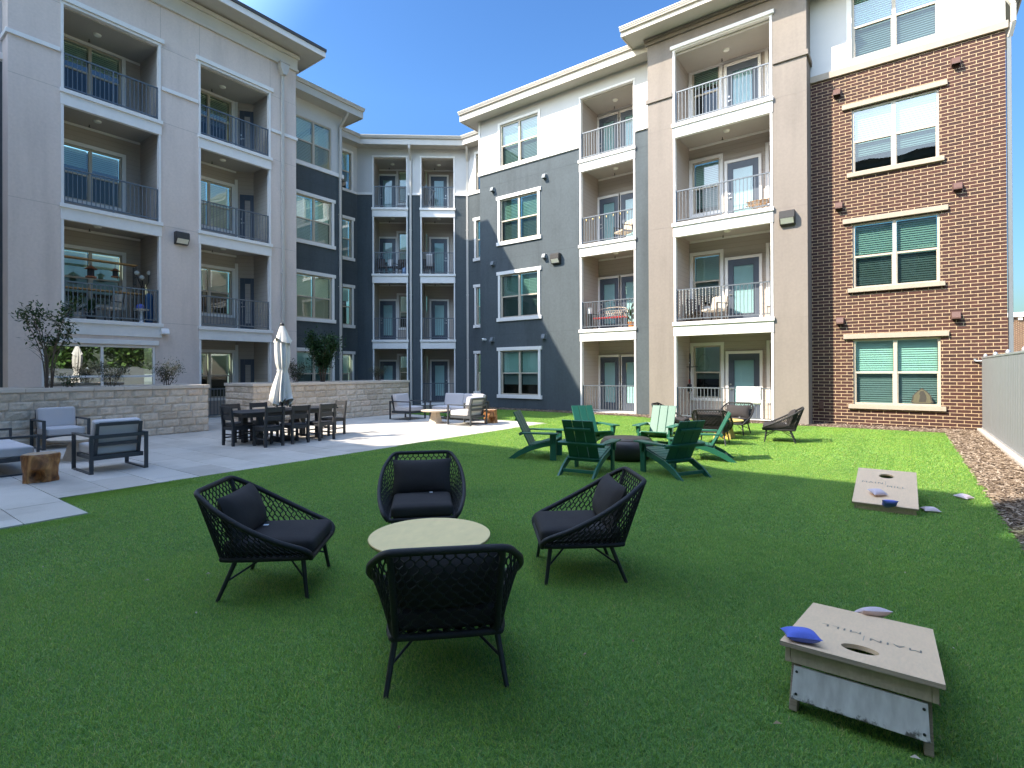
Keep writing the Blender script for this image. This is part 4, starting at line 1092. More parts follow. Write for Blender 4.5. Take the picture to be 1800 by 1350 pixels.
# ---------------------------------------------------------------- patio lounge sets
def lounge(label, loc, rot, group, width=.80, seats=1, cat='armchair', name='patio_armchair', fm='loungemetal'):
    o = thing(name, label, cat, loc, rot, group); hw = width/2; t = .055
    for sx in (-1, 1):
        m = MB(); x = sx*(hw-t/2)
        m.box(x-t/2, x+t/2, .45-.032, .45, 0, .62); m.box(x-t/2, x+t/2, -.45, -.45+.032, 0, .62)
        m.box(x-t/2, x+t/2, -.418, .418, .588, .62); m.box(x-t/2, x+t/2, -.418, .418, 0, .03)
        m.build('arm_frame', fm, o, .003)
    m = MB(); a = hw-t-.001
    m.box(-a, a, .36, .40, .22, .29); m.box(-a, a, -.40, -.36, .22, .29); m.box(-a, -a+.04, -.359, .359, .22, .288); m.box(a-.04, a, -.359, .359, .22, .288)
    m.box(-a, a, -.44, -.419, .56, .618)
    for k in range(5): m.box(-a+.041, a-.041, -.3+k*.14, -.26+k*.14, .255, .275)
    m.build('seat_frame', fm, o, .003)
    m = MB(); b0, b1 = Vector((0, -.32, .27)), Vector((0, -.44, .80))
    for sx in (-1, 1): m.bar(b0+Vector((sx*(a-.05), 0, 0)), b1+Vector((sx*(a-.05), 0, 0)), .05, .03, (0, 1, 0))
    for s in (.97, .36): c = b0.lerp(b1, s); m.bar(c-Vector((a-.076, 0, 0)), c+Vector((a-.076, 0, 0)), .028, .055, (b1-b0))
    m.build('back_frame', fm, o, .003)
    sw = (width-.14)/seats
    for k in range(seats):
        x = (k-(seats-1)/2)*sw
        m = MB(); m.rbox(x, .055, .365, sw-.006, .70, .155, .035, 9, .012); m.build('seat_cushion', 'lgrey', o)
        m = MB(); m.rbox(x, -.275, .63, sw-.01, .16, .44, .04, 9, .0, Matrix.Rotation(R(12), 3, 'X')); m.build('back_cushion', 'lgrey', o)
    return o
G4 = 'grey cushioned patio armchairs'
C0 = lounge('grey cushioned armchair seen from behind beside the root stool on the shaded patio', (-10.62, 3.14, 0), face(-1, 0), G4, .80)
dup(C0, (-14.62, 3.43, 0), face(1, .02), 'grey cushioned armchair against the stone planter on the shaded patio')
dup(C0, (-13.34, 12.22, 0), face(1, .10), 'grey cushioned armchair at the end of the stone planter near the slate wall')
dup(C0, (-10.46, 11.95, 0), face(-1, -.02), 'grey cushioned armchair seen from behind in the sun beside the far root stool')
lounge('grey cushioned sofa cut off at the edge of the shaded patio', (-11.98, 1.89, 0), face(0, 1), None, 1.85, 2, 'sofa', 'patio_sofa')
lounge('grey cushioned sofa facing forward at the far corner of the patio', (-11.85, 13.12, 0), face(0, -1), None, 1.85, 2, 'sofa', 'patio_sofa')
def coffee(label, loc):
    o = thing('coffee_table', label, 'coffee table', loc, .3)
    m = MB(); m.lathe([(.40, .37), (.44, .385), (.45, .405), (.448, .412)], 56); m.build('tabletop', 'tstone', o)
    m = MB(); m.lathe([(.24, 0), (.13, .37)], 6, smooth=False); m.build('pedestal', 'tstone', o, .004)
coffee('round stone coffee table between the shaded grey armchairs', (-12.22, 3.13, 0)); coffee('round stone coffee table in the sunlit far corner of the patio', (-11.55, 11.72, 0))
def stump(label, loc, rot, seed, r=.21):
    o = thing('root_stool', label, 'stool', loc, rot)
    m = MB(); nz, na = 22, 48; vs = []; H = .42
    for i in range(nz+1):
        z = H*i/nz
        for k in range(na):
            a = 2*math.pi*k/na; c, s = math.cos(a), math.sin(a)
            rr = r*(1+.16*mnoise.noise((c*1.7+seed, s*1.7, z*4))+.07*mnoise.noise((c*5+seed, s*5, z*11)))
            if i < nz*.5:                  # root hollows between three feet
                q = max(0., math.cos(3*a+seed)); rr *= 1-.80*q**.7*math.sin(math.pi*min(1, (nz*.5-i)/(nz*.5)*1.05))**.8 if i > 0 else 1-.5*q
            if i == nz: rr -= .012
            vs.append((rr*c, rr*s, z))
    m.add(vs, [(i*na+k, i*na+(k+1) % na, (i+1)*na+(k+1) % na, (i+1)*na+k) for i in range(nz) for k in range(na)], True)
    m.build('carved_base', 'teak', o)
    t = MB(); t.add(vs[-na:] + [(0, 0, H+.004)], [(k, (k+1) % na, na) for k in range(na)]); t.build('top', 'tealtop', o)
M['tealtop'] = mk('polished_end_grain', (.50, .36, .24), .25, var=.3, vs=8)
stump('polished teak root stool on the shaded patio beside the sofa end', (-10.22, 2.17, 0), .6, 3.1); stump('orange brown teak root stool in the sun by the far armchair', (-10.2, 12.72, 0), 2.0, 7.7)

# ---------------------------------------------------------------- dining set
def dining_chair(label, loc, rot, group):
    o = thing('dining_chair', label, 'dining chair', loc, rot, group); hw = .215; t = .05
    for sx in (-1, 1):
        x = sx*(hw-t/2)
        m = MB(); m.box(x-t/2, x+t/2, .21, .26, 0, .42); m.build('front_leg', 'dine', o, .003)
        m = MB(); m.prism([(-.26, 0), (-.21, 0), (-.205, .44), (-.265, .86), (-.305, .86), (-.26, .44)], 0, x-t/2, x+t/2); m.build('rear_leg', 'dine', o, .003)
    m = MB(); a = hw-t-.001
    m.box(-a, a, .22, .245, .35, .42); m.box(-a, a, -.25, -.225, .35, .42)
    for sx in (-1, 1): m.box(sx*(hw-.04), sx*(hw-.012), -.209, .209, .35, .419) if sx > 0 else m.box(-hw+.012, -hw+.04, -.209, .209, .35, .419)
    m.build('apron', 'dine', o, .002)
    for k in range(5):
        m = MB(); y = -.20+k*.098; m.box(-hw-.008, hw+.008, y, y+.09, .421, .441); m.build('seat_slat', 'dine', o, .003)
    for z, y, h in ((.80, -.275, .11), (.615, -.25, .10)):
        m = MB(); m.bar((-a, y, z), (a, y, z), .022, h, (0, -.14, 1)); m.build('back_slat', 'dine', o, .003)
    m = MB()
    for sx in (-1, 1): m.box(sx*(hw-.025)-.012, sx*(hw-.025)+.012, -.209, .209, .16, .19)
    m.box(-a, a, .22, .244, .22, .25); m.build('stretcher', 'dine', o, .002)
    return o
G5 = 'black dining chairs around the long table'
TX = -11.68
D0 = dining_chair('black slatted dining chair pulled out at the near end of the long table', (TX-.06, 5.82, 0), face(-.06, 1), G5)
for yy, lb in ((6.10, 'black slatted dining chair on the turf side of the table, nearest the shaded end'), (6.71, 'black slatted dining chair on the turf side of the table in front of the umbrella'), (7.37, 'black slatted dining chair on the turf side of the table, partly in the sun')):
    dup(D0, (-11.02, yy, 0), face(-1, random.uniform(-.05, .05)), lb)
for yy, lb in ((6.10, 'black slatted dining chair on the planter side of the table, nearest the shaded end'), (6.74, 'black slatted dining chair on the planter side of the table, middle of its row'), (7.40, 'black slatted dining chair on the planter side of the table behind the umbrella')):
    dup(D0, (-12.36, yy, 0), face(1, random.uniform(-.06, .06)), lb)
dup(D0, (TX+.02, 8.12, 0), face(.03, -1), 'black slatted dining chair at the sunlit far end of the long table')
o = thing('dining_table', 'long black slatted dining table with a closed umbrella through its middle', 'dining table', (TX, 6.80, 0))
for k in range(6):
    m = MB(); x = -.49+k*.1645
    if k in (2, 3):
        m.box(x, x+.158, -1.18, -.06, .705, .735); m.box(x, x+.158, .06, 1.18, .705, .735)
        m.box(x if k == 2 else x+.10, x+.058 if k == 2 else x+.158, -.059, .059, .705, .735)
    else: m.box(x, x+.158, -1.18, 1.18, .705, .735)
    m.build('table_slat', 'dine', o, .003)
m = MB(); m.box(-.42, -.38, -1.05, 1.05, .62, .704); m.box(.38, .42, -1.05, 1.05, .62, .704); m.box(-.379, .379, -1.05, -1.01, .62, .704); m.box(-.379, .379, 1.01, 1.05, .62, .704); m.build('apron', 'dine', o, .003)
for sx in (-1, 1):
    for sy in (-1, 1):
        m = MB(); m.box(sx*.33-.055, sx*.33+.055, sy*.72-.055, sy*.72+.055, 0, .62); m.build('leg', 'dine', o, .004)
# closed umbrella
o = thing('patio_umbrella', 'closed off white patio umbrella tied up above the dining table', 'umbrella', (TX, 6.80, 0))
m = MB(); m.tube([(0, 0, .06), (0, 0, 2.68)], .024, 12); m.build('pole', 'blackmetal', o)
m = MB(); m.lathe([(.33, .0), (.33, .03), (.28, .06), (.06, .085), (.05, .22), (.03, .23)], 40); m.build('base', 'blackmetal', o)
m = MB(); m.lathe([(.02, 2.66), (.045, 2.68), (.05, 2.71), (.03, 2.745), (.008, 2.76)], 14); m.build('finial', 'bronze', o)
def draped(prof, folds, amp, seed, n=96):
    m = MB(); vs = []
    for i, (r, z) in enumerate(prof):
        for k in range(n):
            a = 2*math.pi*k/n
            f = 2/math.pi*math.asin(.985*math.cos(folds*a + .7*math.sin(2*a+seed) + .10*i*math.sin(a*3+seed)))
            rr = r*(1+amp*(i/len(prof)+.35)*f+.07*mnoise.noise((math.cos(a)*2, math.sin(a)*2, z*2.2+seed)))
            zz = z + (.07*math.sin(a*2+seed)+.05*f if i == len(prof)-1 else 0)
            vs.append((rr*math.cos(a)+.02*math.sin(z*4+seed), rr*math.sin(a)+.015*math.cos(z*3), zz))
    m.add(vs, [(i*n+k, (i*n+(k+1) % n), (i+1)*n+(k+1) % n, (i+1)*n+k) for i in range(len(prof)-1) for k in range(n)], True)
    return m
c = draped([(.015, 2.69), (.05, 2.62), (.085, 2.50), (.125, 2.36), (.150, 2.24), (.155, 2.10), (.150, 1.95), (.140, 1.82), (.118, 1.72), (.098, 1.65), (.095, 1.62), (.112, 1.55), (.140, 1.42), (.165, 1.28), (.190, 1.12), (.205, .98), (.215, .90)], 9, .26, 1.3)
c.build('canopy', 'cloth', o)
c = draped([(.04, 2.675), (.075, 2.58), (.11, 2.47), (.155, 2.36), (.175, 2.30)], 5, .2, 4.0); c.build('vent_flap', 'cloth', o)
m = MB(); m.lathe([(.108, 1.60), (.114, 1.62), (.114, 1.645), (.108, 1.665)], 30, capb=False, capt=False); m.tube([(.10, -.06, 1.63), (.15, -.09, 1.62), (.165, -.10, 1.56)], .009, 6); m.build('tie_strap', 'cloth', o)

# ---------------------------------------------------------------- cornhole boards and bean bags
def text_mesh(txt, size, mirror=False):
    cu = bpy.data.curves.new('t', 'FONT'); cu.body = txt; cu.size = size; cu.extrude = .0008; cu.align_x = 'LEFT'; cu.space_character = 1.25
    ob = bpy.data.objects.new('t', cu); COL.objects.link(ob)
    dg = bpy.context.evaluated_depsgraph_get(); me = bpy.data.meshes.new_from_object(ob.evaluated_get(dg))
    V = [tuple(v.co) for v in me.vertices]; Fc = [tuple(p.vertices) for p in me.polygons]
    bpy.data.objects.remove(ob); bpy.data.curves.remove(cu); bpy.data.meshes.remove(me)
    return V, Fc
def cornhole(label, loc, rot, hi=.315, lo=.085):
    """local: high end at +y, x across, board 0.61 x 1.17"""
    o = thing('cornhole_board', label, 'cornhole board', loc, rot)
    Lb = 1.18; a = math.asin((hi-lo)/Lb); ca, sa = math.cos(a), math.sin(a)
    T = TR(0, -Lb*ca/2, lo) @ Matrix.Rotation(a, 4, 'X')       # board plane: x, y 0..L, z normal
    m = MB(); th = .02; hr, hy = .076, Lb-.235; n = 40
    outer = []; hole = []
    for k in range(n):
        t = 2*math.pi*(k+.5)/n; c, s = math.cos(t), math.sin(t)
        hole.append((hr*c, hy+hr*s))
        f = min(.305/abs(c) if abs(c) > 1e-6 else 9, .22/abs(s) if abs(s) > 1e-6 else 9); outer.append((f*c, hy+f*s))
    for cx_, cy_ in ((.305, hy+.22), (-.305, hy+.22), (-.305, hy-.22), (.305, hy-.22)):
        k = min(range(n), key=lambda i: (outer[i][0]-cx_)**2+(outer[i][1]-cy_)**2); outer[k] = (cx_, cy_)
    vs = []
    for z in (0, -th):
        vs += [(x, y, z) for x, y in hole] + [(x, y, z) for x, y in outer]
    fs = []
    for k in range(n):
        j = (k+1) % n
        fs += [(k, n+k, n+j, j), (2*n+j, 3*n+j, 3*n+k, 2*n+k), (j, 2*n+j, 2*n+k, k)]
    ya, yb = hy-.22, hy+.22
    def slab(y0, y1):
        return [(-.305, y0, 0), (.305, y0, 0), (.305, y1, 0), (-.305, y1, 0), (-.305, y0, -th), (.305, y0, -th), (.305, y1, -th), (-.305, y1, -th)]
    top = MB(); top.add([T @ Vector(v) for v in vs], fs)
    for y0, y1 in ((0, ya), (yb, Lb)): top.add([T @ Vector(v) for v in slab(y0, y1)], [(0, 1, 2, 3), (7, 6, 5, 4)])
    top.build('deck', 'ply', o)
    eg = MB(); e = .3055
    for A, B in (((-e, -.0005), (e, -.0005)), ((e, -.0005), (e, Lb+.0005)), ((e, Lb+.0005), (-e, Lb+.0005)), ((-e, Lb+.0005), (-e, -.0005))):
        eg.add([T @ Vector((*A, -.0006)), T @ Vector((*A, -th)), T @ Vector((*B, -th)), T @ Vector((*B, -.0006))], [(0, 1, 2, 3)])
    eg.build('deck_edge', 'plyedge', o)
    r = MB()
    for x0, x1, y0, y1 in ((-.285, -.262, .012, Lb-.022), (.262, .285, .012, Lb-.022), (-.261, .261, .012, .034), (-.261, .261, Lb-.044, Lb-.022)):
        P = [T @ Vector((x, y, z)) for z in (-th-.068, -th-.0008) for x, y in ((x0, y0), (x1, y0), (x1, y1), (x0, y1))]
        r.add(P, [(0, 3, 2, 1), (4, 5, 6, 7), (0, 1, 5, 4), (1, 2, 6, 5), (2, 3, 7, 6), (3, 0, 4, 7)])
    r.build('side_rail', 'ply2', o, .002)
    yE = Lb*ca/2
    for sx in (-1, 1):
        l = MB(); l.bar((sx*.243, yE-.10, hi-.045), (sx*.25, yE-.02, 0), .034, .075, (0, 1, .2)); l.build('leg', 'plyedge', o, .003)
    k = MB(); yb0 = yE+.004
    k.add([(-.255, yb0+.030, .075), (.255, yb0+.030, .075), (.248, yb0-.012, .212), (-.248, yb0-.012, .212), (-.255, yb0+.018, .075), (.255, yb0+.018, .075), (.248, yb0-.024, .212), (-.248, yb0-.024, .212)],
          [(0, 3, 2, 1), (4, 5, 6, 7), (0, 1, 5, 4), (1, 2, 6, 5), (2, 3, 7, 6), (3, 0, 4, 7)]); k.build('cross_board', 'worn', o, .002)
    sv = MB()
    for x in (-.235, .235):
        for z, dy in ((.10, .0215), (.19, -.006)): sv.tube([(x, yb0+dy, z), (x, yb0+dy+.004, z)], .006, 8)
    sv.build('screw', 'bronze', o)
    ink = MB()
    for txt, x, y in (('MAIN', -.245, Lb*.555), ('MILL', .008, Lb*.48)):
        V, Fc = text_mesh(txt, .078)
        ink.add([T @ Vector((x+vx, y+vy, .0012)) for vx, vy, vz in V], Fc)
    ink.add([T @ Vector(v) for v in ((-.004, Lb*.535, .0012), (-.001, Lb*.535, .0012), (-.001, Lb*.635, .0012), (-.004, Lb*.635, .0012))], [(0, 1, 2, 3)])
    ink.build('printed_lettering', 'ink', o)
    return T
M['ply2'] = mk('weathered_ply', (.46, .35, .24), .75, var=.16, vs=4, vs2=26, stretch=(3, 3, 1))
cornhole('weathered plywood cornhole board in the foreground with a worn white brace', (-.17, 3.36, 0), math.pi)
cornhole('flat plywood cornhole board lying in the shade edge near the mulch strip', (-.17, 7.80, 0), 0., .30)
def bag(label, loc, rx, rz, matn, sz=.155):
    m = MB(); m.pillow(sz, sz, .062, Matrix.Rotation(rx, 4, 'X'), 12, .12)
    o = m.build('bean_bag', matn); o.location = loc; o.rotation_euler = (0, 0, rz); tag(o, label, 'bean bag', 'cornhole bean bags')
H90 = R(90)
bag('bright blue bean bag on the corner of the foreground cornhole board', (-.40, 2.88, .325), H90-.2, .35, 'bagblue')
bag('pale bean bag peeking out behind the foreground cornhole board', (-.16, 3.99, .085), H90-.5, .5, 'bagpale', .17)
bag('pale mauve bean bag lying across the lettering of the far cornhole board', (-.24, 7.50, .17), H90+.2, .55, 'bagpale')
bag('bright blue bean bag hanging over the low edge of the far cornhole board', (-.125, 7.235, .10), H90-.75, .2, 'bagblue')
bag('pale pink bean bag on the turf beside the far cornhole board', (.245, 7.55, .028), H90, .3, 'bagpale')
bag('pale bean bag on the turf at the shade edge nearest the mulch', (.60, 8.55, .028), H90+.1, 1.0, 'bagpale')

# ---------------------------------------------------------------- plants
def leafq(m, p, d, ln, wd, up):
    d = d.normalized(); r = d.cross(up)
    if r.length < 1e-3: r = Vector((1, 0, 0))
    r.normalize(); n = r.cross(d)
    m.add([p, p+d*ln*.45+r*wd/2-n*ln*.04, p+d*ln, p+d*ln*.45-r*wd/2-n*ln*.04], [(0, 1, 2), (0, 2, 3)])
def shrub(name, label, cat, base, stems, h, spread, leaves, ll, lw, lm, lo=.45, r0=.016, fork=2, clump=.16, group=None, rng=None):
    rg = random.Random(rng or label)
    o = thing(name, label, cat, base, 0, group); st = MB(); lf = MB(); tips = []
    for k in range(stems):
        a = 2*math.pi*(k+rg.random()*.7)/stems; hh = h*rg.uniform(.72, 1)
        b = Vector((.05*math.cos(a), .05*math.sin(a), 0)); end = Vector((spread*math.cos(a)*rg.uniform(.4, 1), spread*math.sin(a)*rg.uniform(.4, 1), hh))
        mid = b.lerp(end, .45)+Vector((rg.uniform(-.06, .06), rg.uniform(-.06, .06), hh*.06)) - Vector((end.x, end.y, 0))*.18
        path = smooth([b, mid, end], 9); st.tube(path, [r0*(1-.78*i/8) for i in range(9)], 6)
        tips += [(path[i], path[i]-path[i-1], i/8) for i in range(3, 9)]
        for j in range(fork):
            i = rg.randint(3, 7); p = path[i]; dirn = Vector((rg.uniform(-1, 1), rg.uniform(-1, 1), rg.uniform(.6, 1.8))).normalized()*h*rg.uniform(.14, .3)
            bp_ = smooth([p, p+dirn*.5+Vector((rg.uniform(-.04, .04), rg.uniform(-.04, .04), 0)), p+dirn], 5); st.tube(bp_, [r0*.42*(1-.7*q/4) for q in range(5)], 5)
            tips += [(bp_[q], dirn, min(1., (i+q)/8)) for q in range(1, 5)]
    st.build('stem', 'bark', o)
    use = [t for t in tips if t[0].z > h*lo] or tips
    wts = [max(.05, (t[0].z/h-lo))**.7+.12 for t in use]
    for t in rg.choices(use, wts, k=leaves):
        p = t[0]+Vector((rg.gauss(0, clump), rg.gauss(0, clump), rg.gauss(0, clump)))*.55
        d = Vector((rg.gauss(0, 1), rg.gauss(0, 1), rg.gauss(.25, .8)))
        leafq(lf, p, d, ll*rg.uniform(.6, 1.2), lw*rg.uniform(.7, 1.2), Vector((rg.gauss(0, .5), rg.gauss(0, .5), 1)))
    lf.build('foliage', lm, o)
    return o
shrub('multistem_tree', 'sparse multi stem young tree with bare lower branches before the wide window', 'tree', (-16.0, 3.55, 1.2), 9, 2.05, .66, 1000, .11, .045, 'leaf', .50, .017, 4, .10)
shrub('planter_shrub', 'low twiggy shrub in the planter beneath the middle of the wide window', 'shrub', (-15.95, 4.75, 1.2), 11, .58, .50, 1100, .065, .021, 'leafr', .15, .007, 3, .11)
shrub('planter_shrub', 'fan shaped olive shrub in the planter beside the right end of the wide window', 'shrub', (-15.95, 5.98, 1.2), 13, .66, .50, 1200, .065, .021, 'leafr', .2, .007, 3, .10)
shrub('planter_shrub', 'dark low plant at the foot of the young bare stemmed tree', 'shrub', (-15.9, 3.9, 1.2), 8, .32, .25, 420, .06, .022, 'leafd', .05, .006, 2, .09)
shrub('dense_tree', 'dense dark green small tree in the planter behind the umbrella', 'tree', (-15.9, 10.72, 1.2), 13, 1.75, .78, 5200, .11, .044, 'leafd', .26, .016, 4, .17)
shrub('planter_shrub', 'loose grey green shrub in the planter just right of the umbrella', 'shrub', (-15.9, 9.72, 1.2), 13, .70, .50, 1500, .065, .023, 'leafr', .15, .007, 3, .12)
shrub('planter_shrub', 'small olive shrub at the far end of the planter before the corner balcony', 'shrub', (-15.7, 12.95, 1.2), 12, .60, .38, 950, .055, .02, 'leafr', .12, .007, 3, .11)
for x, y, lb in ((10.5, 12.0, 'green tree beyond the fence mirrored at the right of the wide window'), (9.5, 15.5, 'green tree beyond the fence mirrored near the middle of the wide window'), (13.5, 9.0, 'green tree far beyond the fence mirrored faintly in the wide window')):
    shrub('street_tree', lb, 'tree', (x, y, -.05), 8, 6.4, 2.8, 5200, .36, .20, 'leafb', .12, .10, 6, 1.0)

# ---------------------------------------------------------------- fixtures on the walls
def wall_light(F, u, z, label, w=.40, h=.40):
    q = F.p(u, .0, z); o = thing('wall_light', label, 'wall light', q, math.atan2(F.d[1], F.d[0]))
    m = MB(); m.prism([(0.001, -h/2), (-.10, -h/2), (-.22, -.02), (-.22, h/2-.04), (-.18, h/2), (.001, h/2)][::-1], 0, -w/2, w/2); m.build('housing', 'bronze', o, .01)
    m = MB(); m.add([(-w/2+.03, -.112, -h/2+.025), (w/2-.03, -.112, -h/2+.025), (w/2-.03, -.222, -.03), (-w/2+.03, -.222, -.03)], [(0, 1, 2, 3)]); m.v = [(x, y-.004, z) for x, y, z in m.v]; m.build('lens', 'lamp', o)
wall_light(L, 7.6, 6.0, 'bronze wall pack light on the tan wall between two balcony columns')
wall_light(RB, -11.0, 6.03, 'bronze wall pack light on the slate grey wall'); wall_light(RA, -2.66, 6.0, 'bronze wall pack light on the tan column next to the brick')
q = RB.p(-14.66, 0, 2.97); o = thing('security_camera', 'white bullet security camera on the slate wall above the ground floor window', 'camera', q)
m = MB(); m.lathe([(.05, 0), (.05, .05)], 14); m.v = [(x, -z, y) for x, y, z in m.v]; m.tube([(0, -.05, 0), (-.02, -.10, .01), (-.07, -.16, 0)], [.03, .055, .055], 12); m.build('body', 'plasticw', o)
m = MB(); m.tube([(-.07, -.16, 0), (-.076, -.167, 0)], .04, 12); m.build('lens', 'dark', o)

# ---------------------------------------------------------------- things on the balconies
def simple_chair(name, label, loc, rot, fm, cm, w=.55, h=.85):
    o = thing(name, label, 'chair', loc, rot); hw = w/2
    for sx in (-1, 1):
        for sy in (-1, 1):
            m = MB(); m.bar((sx*(hw-.03), sy*.22, 0), (sx*(hw-.03), sy*.22 - (.10 if sy < 0 else 0), h if sy < 0 else .62), .03, .03, (0, 1, 0)); m.build('leg', fm, o)
        m = MB(); m.bar((sx*(hw-.03), .25, .62), (sx*(hw-.03), -.30, .62), .04, .025); m.build('armrest', fm, o)
    m = MB(); m.rbox(0, 0, .41, w-.07, .48, .09, .03, 6, .01); m.build('seat', cm, o)
    m = MB(); m.rbox(0, -.245, .66, w-.07, .08, .46, .03, 6, 0, Matrix.Rotation(R(12), 3, 'X')); m.build('backrest', cm, o)
    return o
M['stripe'] = None
def mk_stripe():
    m, t, b = new_mat('striped_fabric'); b.inputs['Roughness'].default_value = .9
    s = N(t, 'ShaderNodeSeparateXYZ'); t.links.new(obj_co(t), s.inputs[0])
    a = N(t, 'ShaderNodeMath', operation='MULTIPLY'); a.inputs[1].default_value = 9.; t.links.new(s.outputs[0], a.inputs[0])
    f = N(t, 'ShaderNodeMath', operation='FRACT'); t.links.new(a.outputs[0], f.inputs[0])
    r_ = N(t, 'ShaderNodeValToRGB'); r_.color_ramp.interpolation = 'CONSTANT'; e = r_.color_ramp.elements
    e[0].color = (.55, .40, .22, 1); e[1].position = .4; e[1].color = (.30, .28, .27, 1); x = e.new(.7); x.color = (.62, .55, .42, 1)
    t.links.new(f.outputs[0], r_.inputs[0]); t.links.new(r_.outputs[0], b.inputs['Base Color']); return m
M['stripe'] = mk_stripe()
def flowerpot(label, loc, potm, h, n, lm='leafd', ll=.30, lw=.07, name='potted_plant'):
    rg = random.Random(label); o = thing(name, label, 'potted plant', loc)
    m = MB(); m.lathe([(.09, 0), (.13, .20), (.14, .21), (.135, .22)], 18); m.build('pot', potm, o)
    f = MB()
    for k in range(n):
        a = rg.uniform(0, 6.28); z = .2+h*rg.random()*.6; leafq(f, Vector((.03*math.cos(a), .03*math.sin(a), z)), Vector((math.cos(a)*.8, math.sin(a)*.8, rg.uniform(.4, 2))), ll*rg.uniform(.7, 1.2), lw, Vector((0, 0, 1)))
    f.tube([(0, 0, .2), (0, 0, .2+h*.6)], .012, 6); f.build('foliage', lm, o); return o
# left wing, second floor: the crowded balcony
Z2 = ZF[1]
o = thing('balcony_shelf', 'tall pine shelf with a black wire end frame across the crowded balcony', 'shelf', (-20.15, 5.70, Z2))
m = MB(); m.box(-.13, .13, -.95, .98, 1.90, 1.94); m.build('upper_board', 'shelfwood', o, .004)
m = MB(); m.box(-.15, .15, -.95, 1.10, .98, 1.02); m.build('lower_board', 'shelfwood', o, .004)
for y in (-.93, .93):
    m = MB()
    for x in (-.12, .12): m.bar((x, y, 0), (x, y, 1.9), .02, .02)
    for k in range(8): m.bar((-.12, y, .2+k*.22), (.12, y, .2+k*.22), .012, .012)
    m.bar((0, y, .2), (0, y, 1.85), .012, .012); m.build('end_frame', 'blackmetal', o)
def lantern(label, loc, s=1.):
    o = thing('hanging_lantern', label, 'lantern', loc)
    m = MB(); m.lathe([(.17*s, -.26*s), (.15*s, -.25*s), (.05*s, -.18*s), (.02*s, -.16*s)], 6, smooth=False); m.build('roof', 'copper', o)
    m = MB(); m.lathe([(.08*s, -.46*s), (.08*s, -.26*s)], 6, smooth=False); m.build('body', 'dark', o)
    m = MB(); m.lathe([(.13*s, -.50*s), (.13*s, -.46*s)], 6, smooth=False); m.build('tray', 'copper', o)
    m = MB(); m.tube([(0, 0, 0), (0, 0, -.18*s)], .005, 5); m.build('wire', 'blackmetal', o)
lantern('copper roofed bird feeder lantern hanging left of the middle mullion', (-19.95, 5.42, Z2+1.89), 1.1); lantern('small copper roofed lantern hanging from the right half of the pine shelf', (-20.15, 6.10, Z2+1.89), .85)
flowerpot('long leaved dracaena in a pale pot at the left of the crowded balcony', (-19.55, 4.95, Z2), 'beige', .55, 26, 'leaf', .42, .06)
flowerpot('dark bushy potted plant beside the cream chair on the crowded balcony', (-19.6, 5.32, Z2), 'dark', .5, 34, 'leafd', .22, .08)
simple_chair('balcony_chair', 'cream padded office chair behind the railing of the crowded balcony', (-19.72, 5.78, Z2), face(.2, -1), 'blackmetal', 'beige', .6, .9)
o = thing('bird_bath', 'white pedestal side table with a blue plastic bag on the crowded balcony', 'side table', (-19.55, 6.62, Z2))
m = MB(); m.lathe([(.10, 0), (.05, .06), (.045, .38), (.07, .42)], 14); m.build('pedestal', 'plasticw', o); m = MB(); m.lathe([(.20, .42), (.21, .45), (.20, .46)], 18); m.build('top', 'beige', o)
m = MB(); m.rbox(0, 0, .53, .22, .18, .14, .05, 6, .02); t2 = m.build('plastic_bag', 'bagblue', None); t2.location = (-19.55, 6.58, Z2); tag(t2, 'crumpled blue plastic bag on the white pedestal table', 'bag')
o = thing('floor_lamp', 'three globe floor lamp at the right of the crowded balcony', 'floor lamp', (-20.05, 6.85, Z2))
m = MB(); m.tube([(0, 0, 0), (0, 0, 1.2), (.02, -.05, 1.45)], .014, 7); m.lathe([(.13, 0), (.13, .02), (.02, .03)], 16); m.tube([(0, 0, 1.1), (.05, .12, 1.4), (.05, .14, 1.66)], .01, 6); m.tube([(0, 0, 1.1), (.03, -.16, 1.45), (.03, -.20, 1.62)], .01, 6); m.build('stand', 'blackmetal', o)
for p in ((.05, .14, 1.72), (.03, -.2, 1.68), (.02, -.05, 1.55)):
    m = MB(); m.lathe([(.075*math.sin(k*math.pi/8)+.001, p[2]-.075*math.cos(k*math.pi/8)) for k in range(9)], 14, (p[0], p[1])); m.build('globe', 'bulb', o)
m = MB(); m.rbox(0, 0, .5, .18, .22, 1.0, .08, 8, .02); t3 = m.build('draped_cloth', 'tealdeep', None); t3.location = (-19.75, 6.90, Z2); tag(t3, 'dark blue cloth bundle against the right side of the crowded balcony', 'cloth')
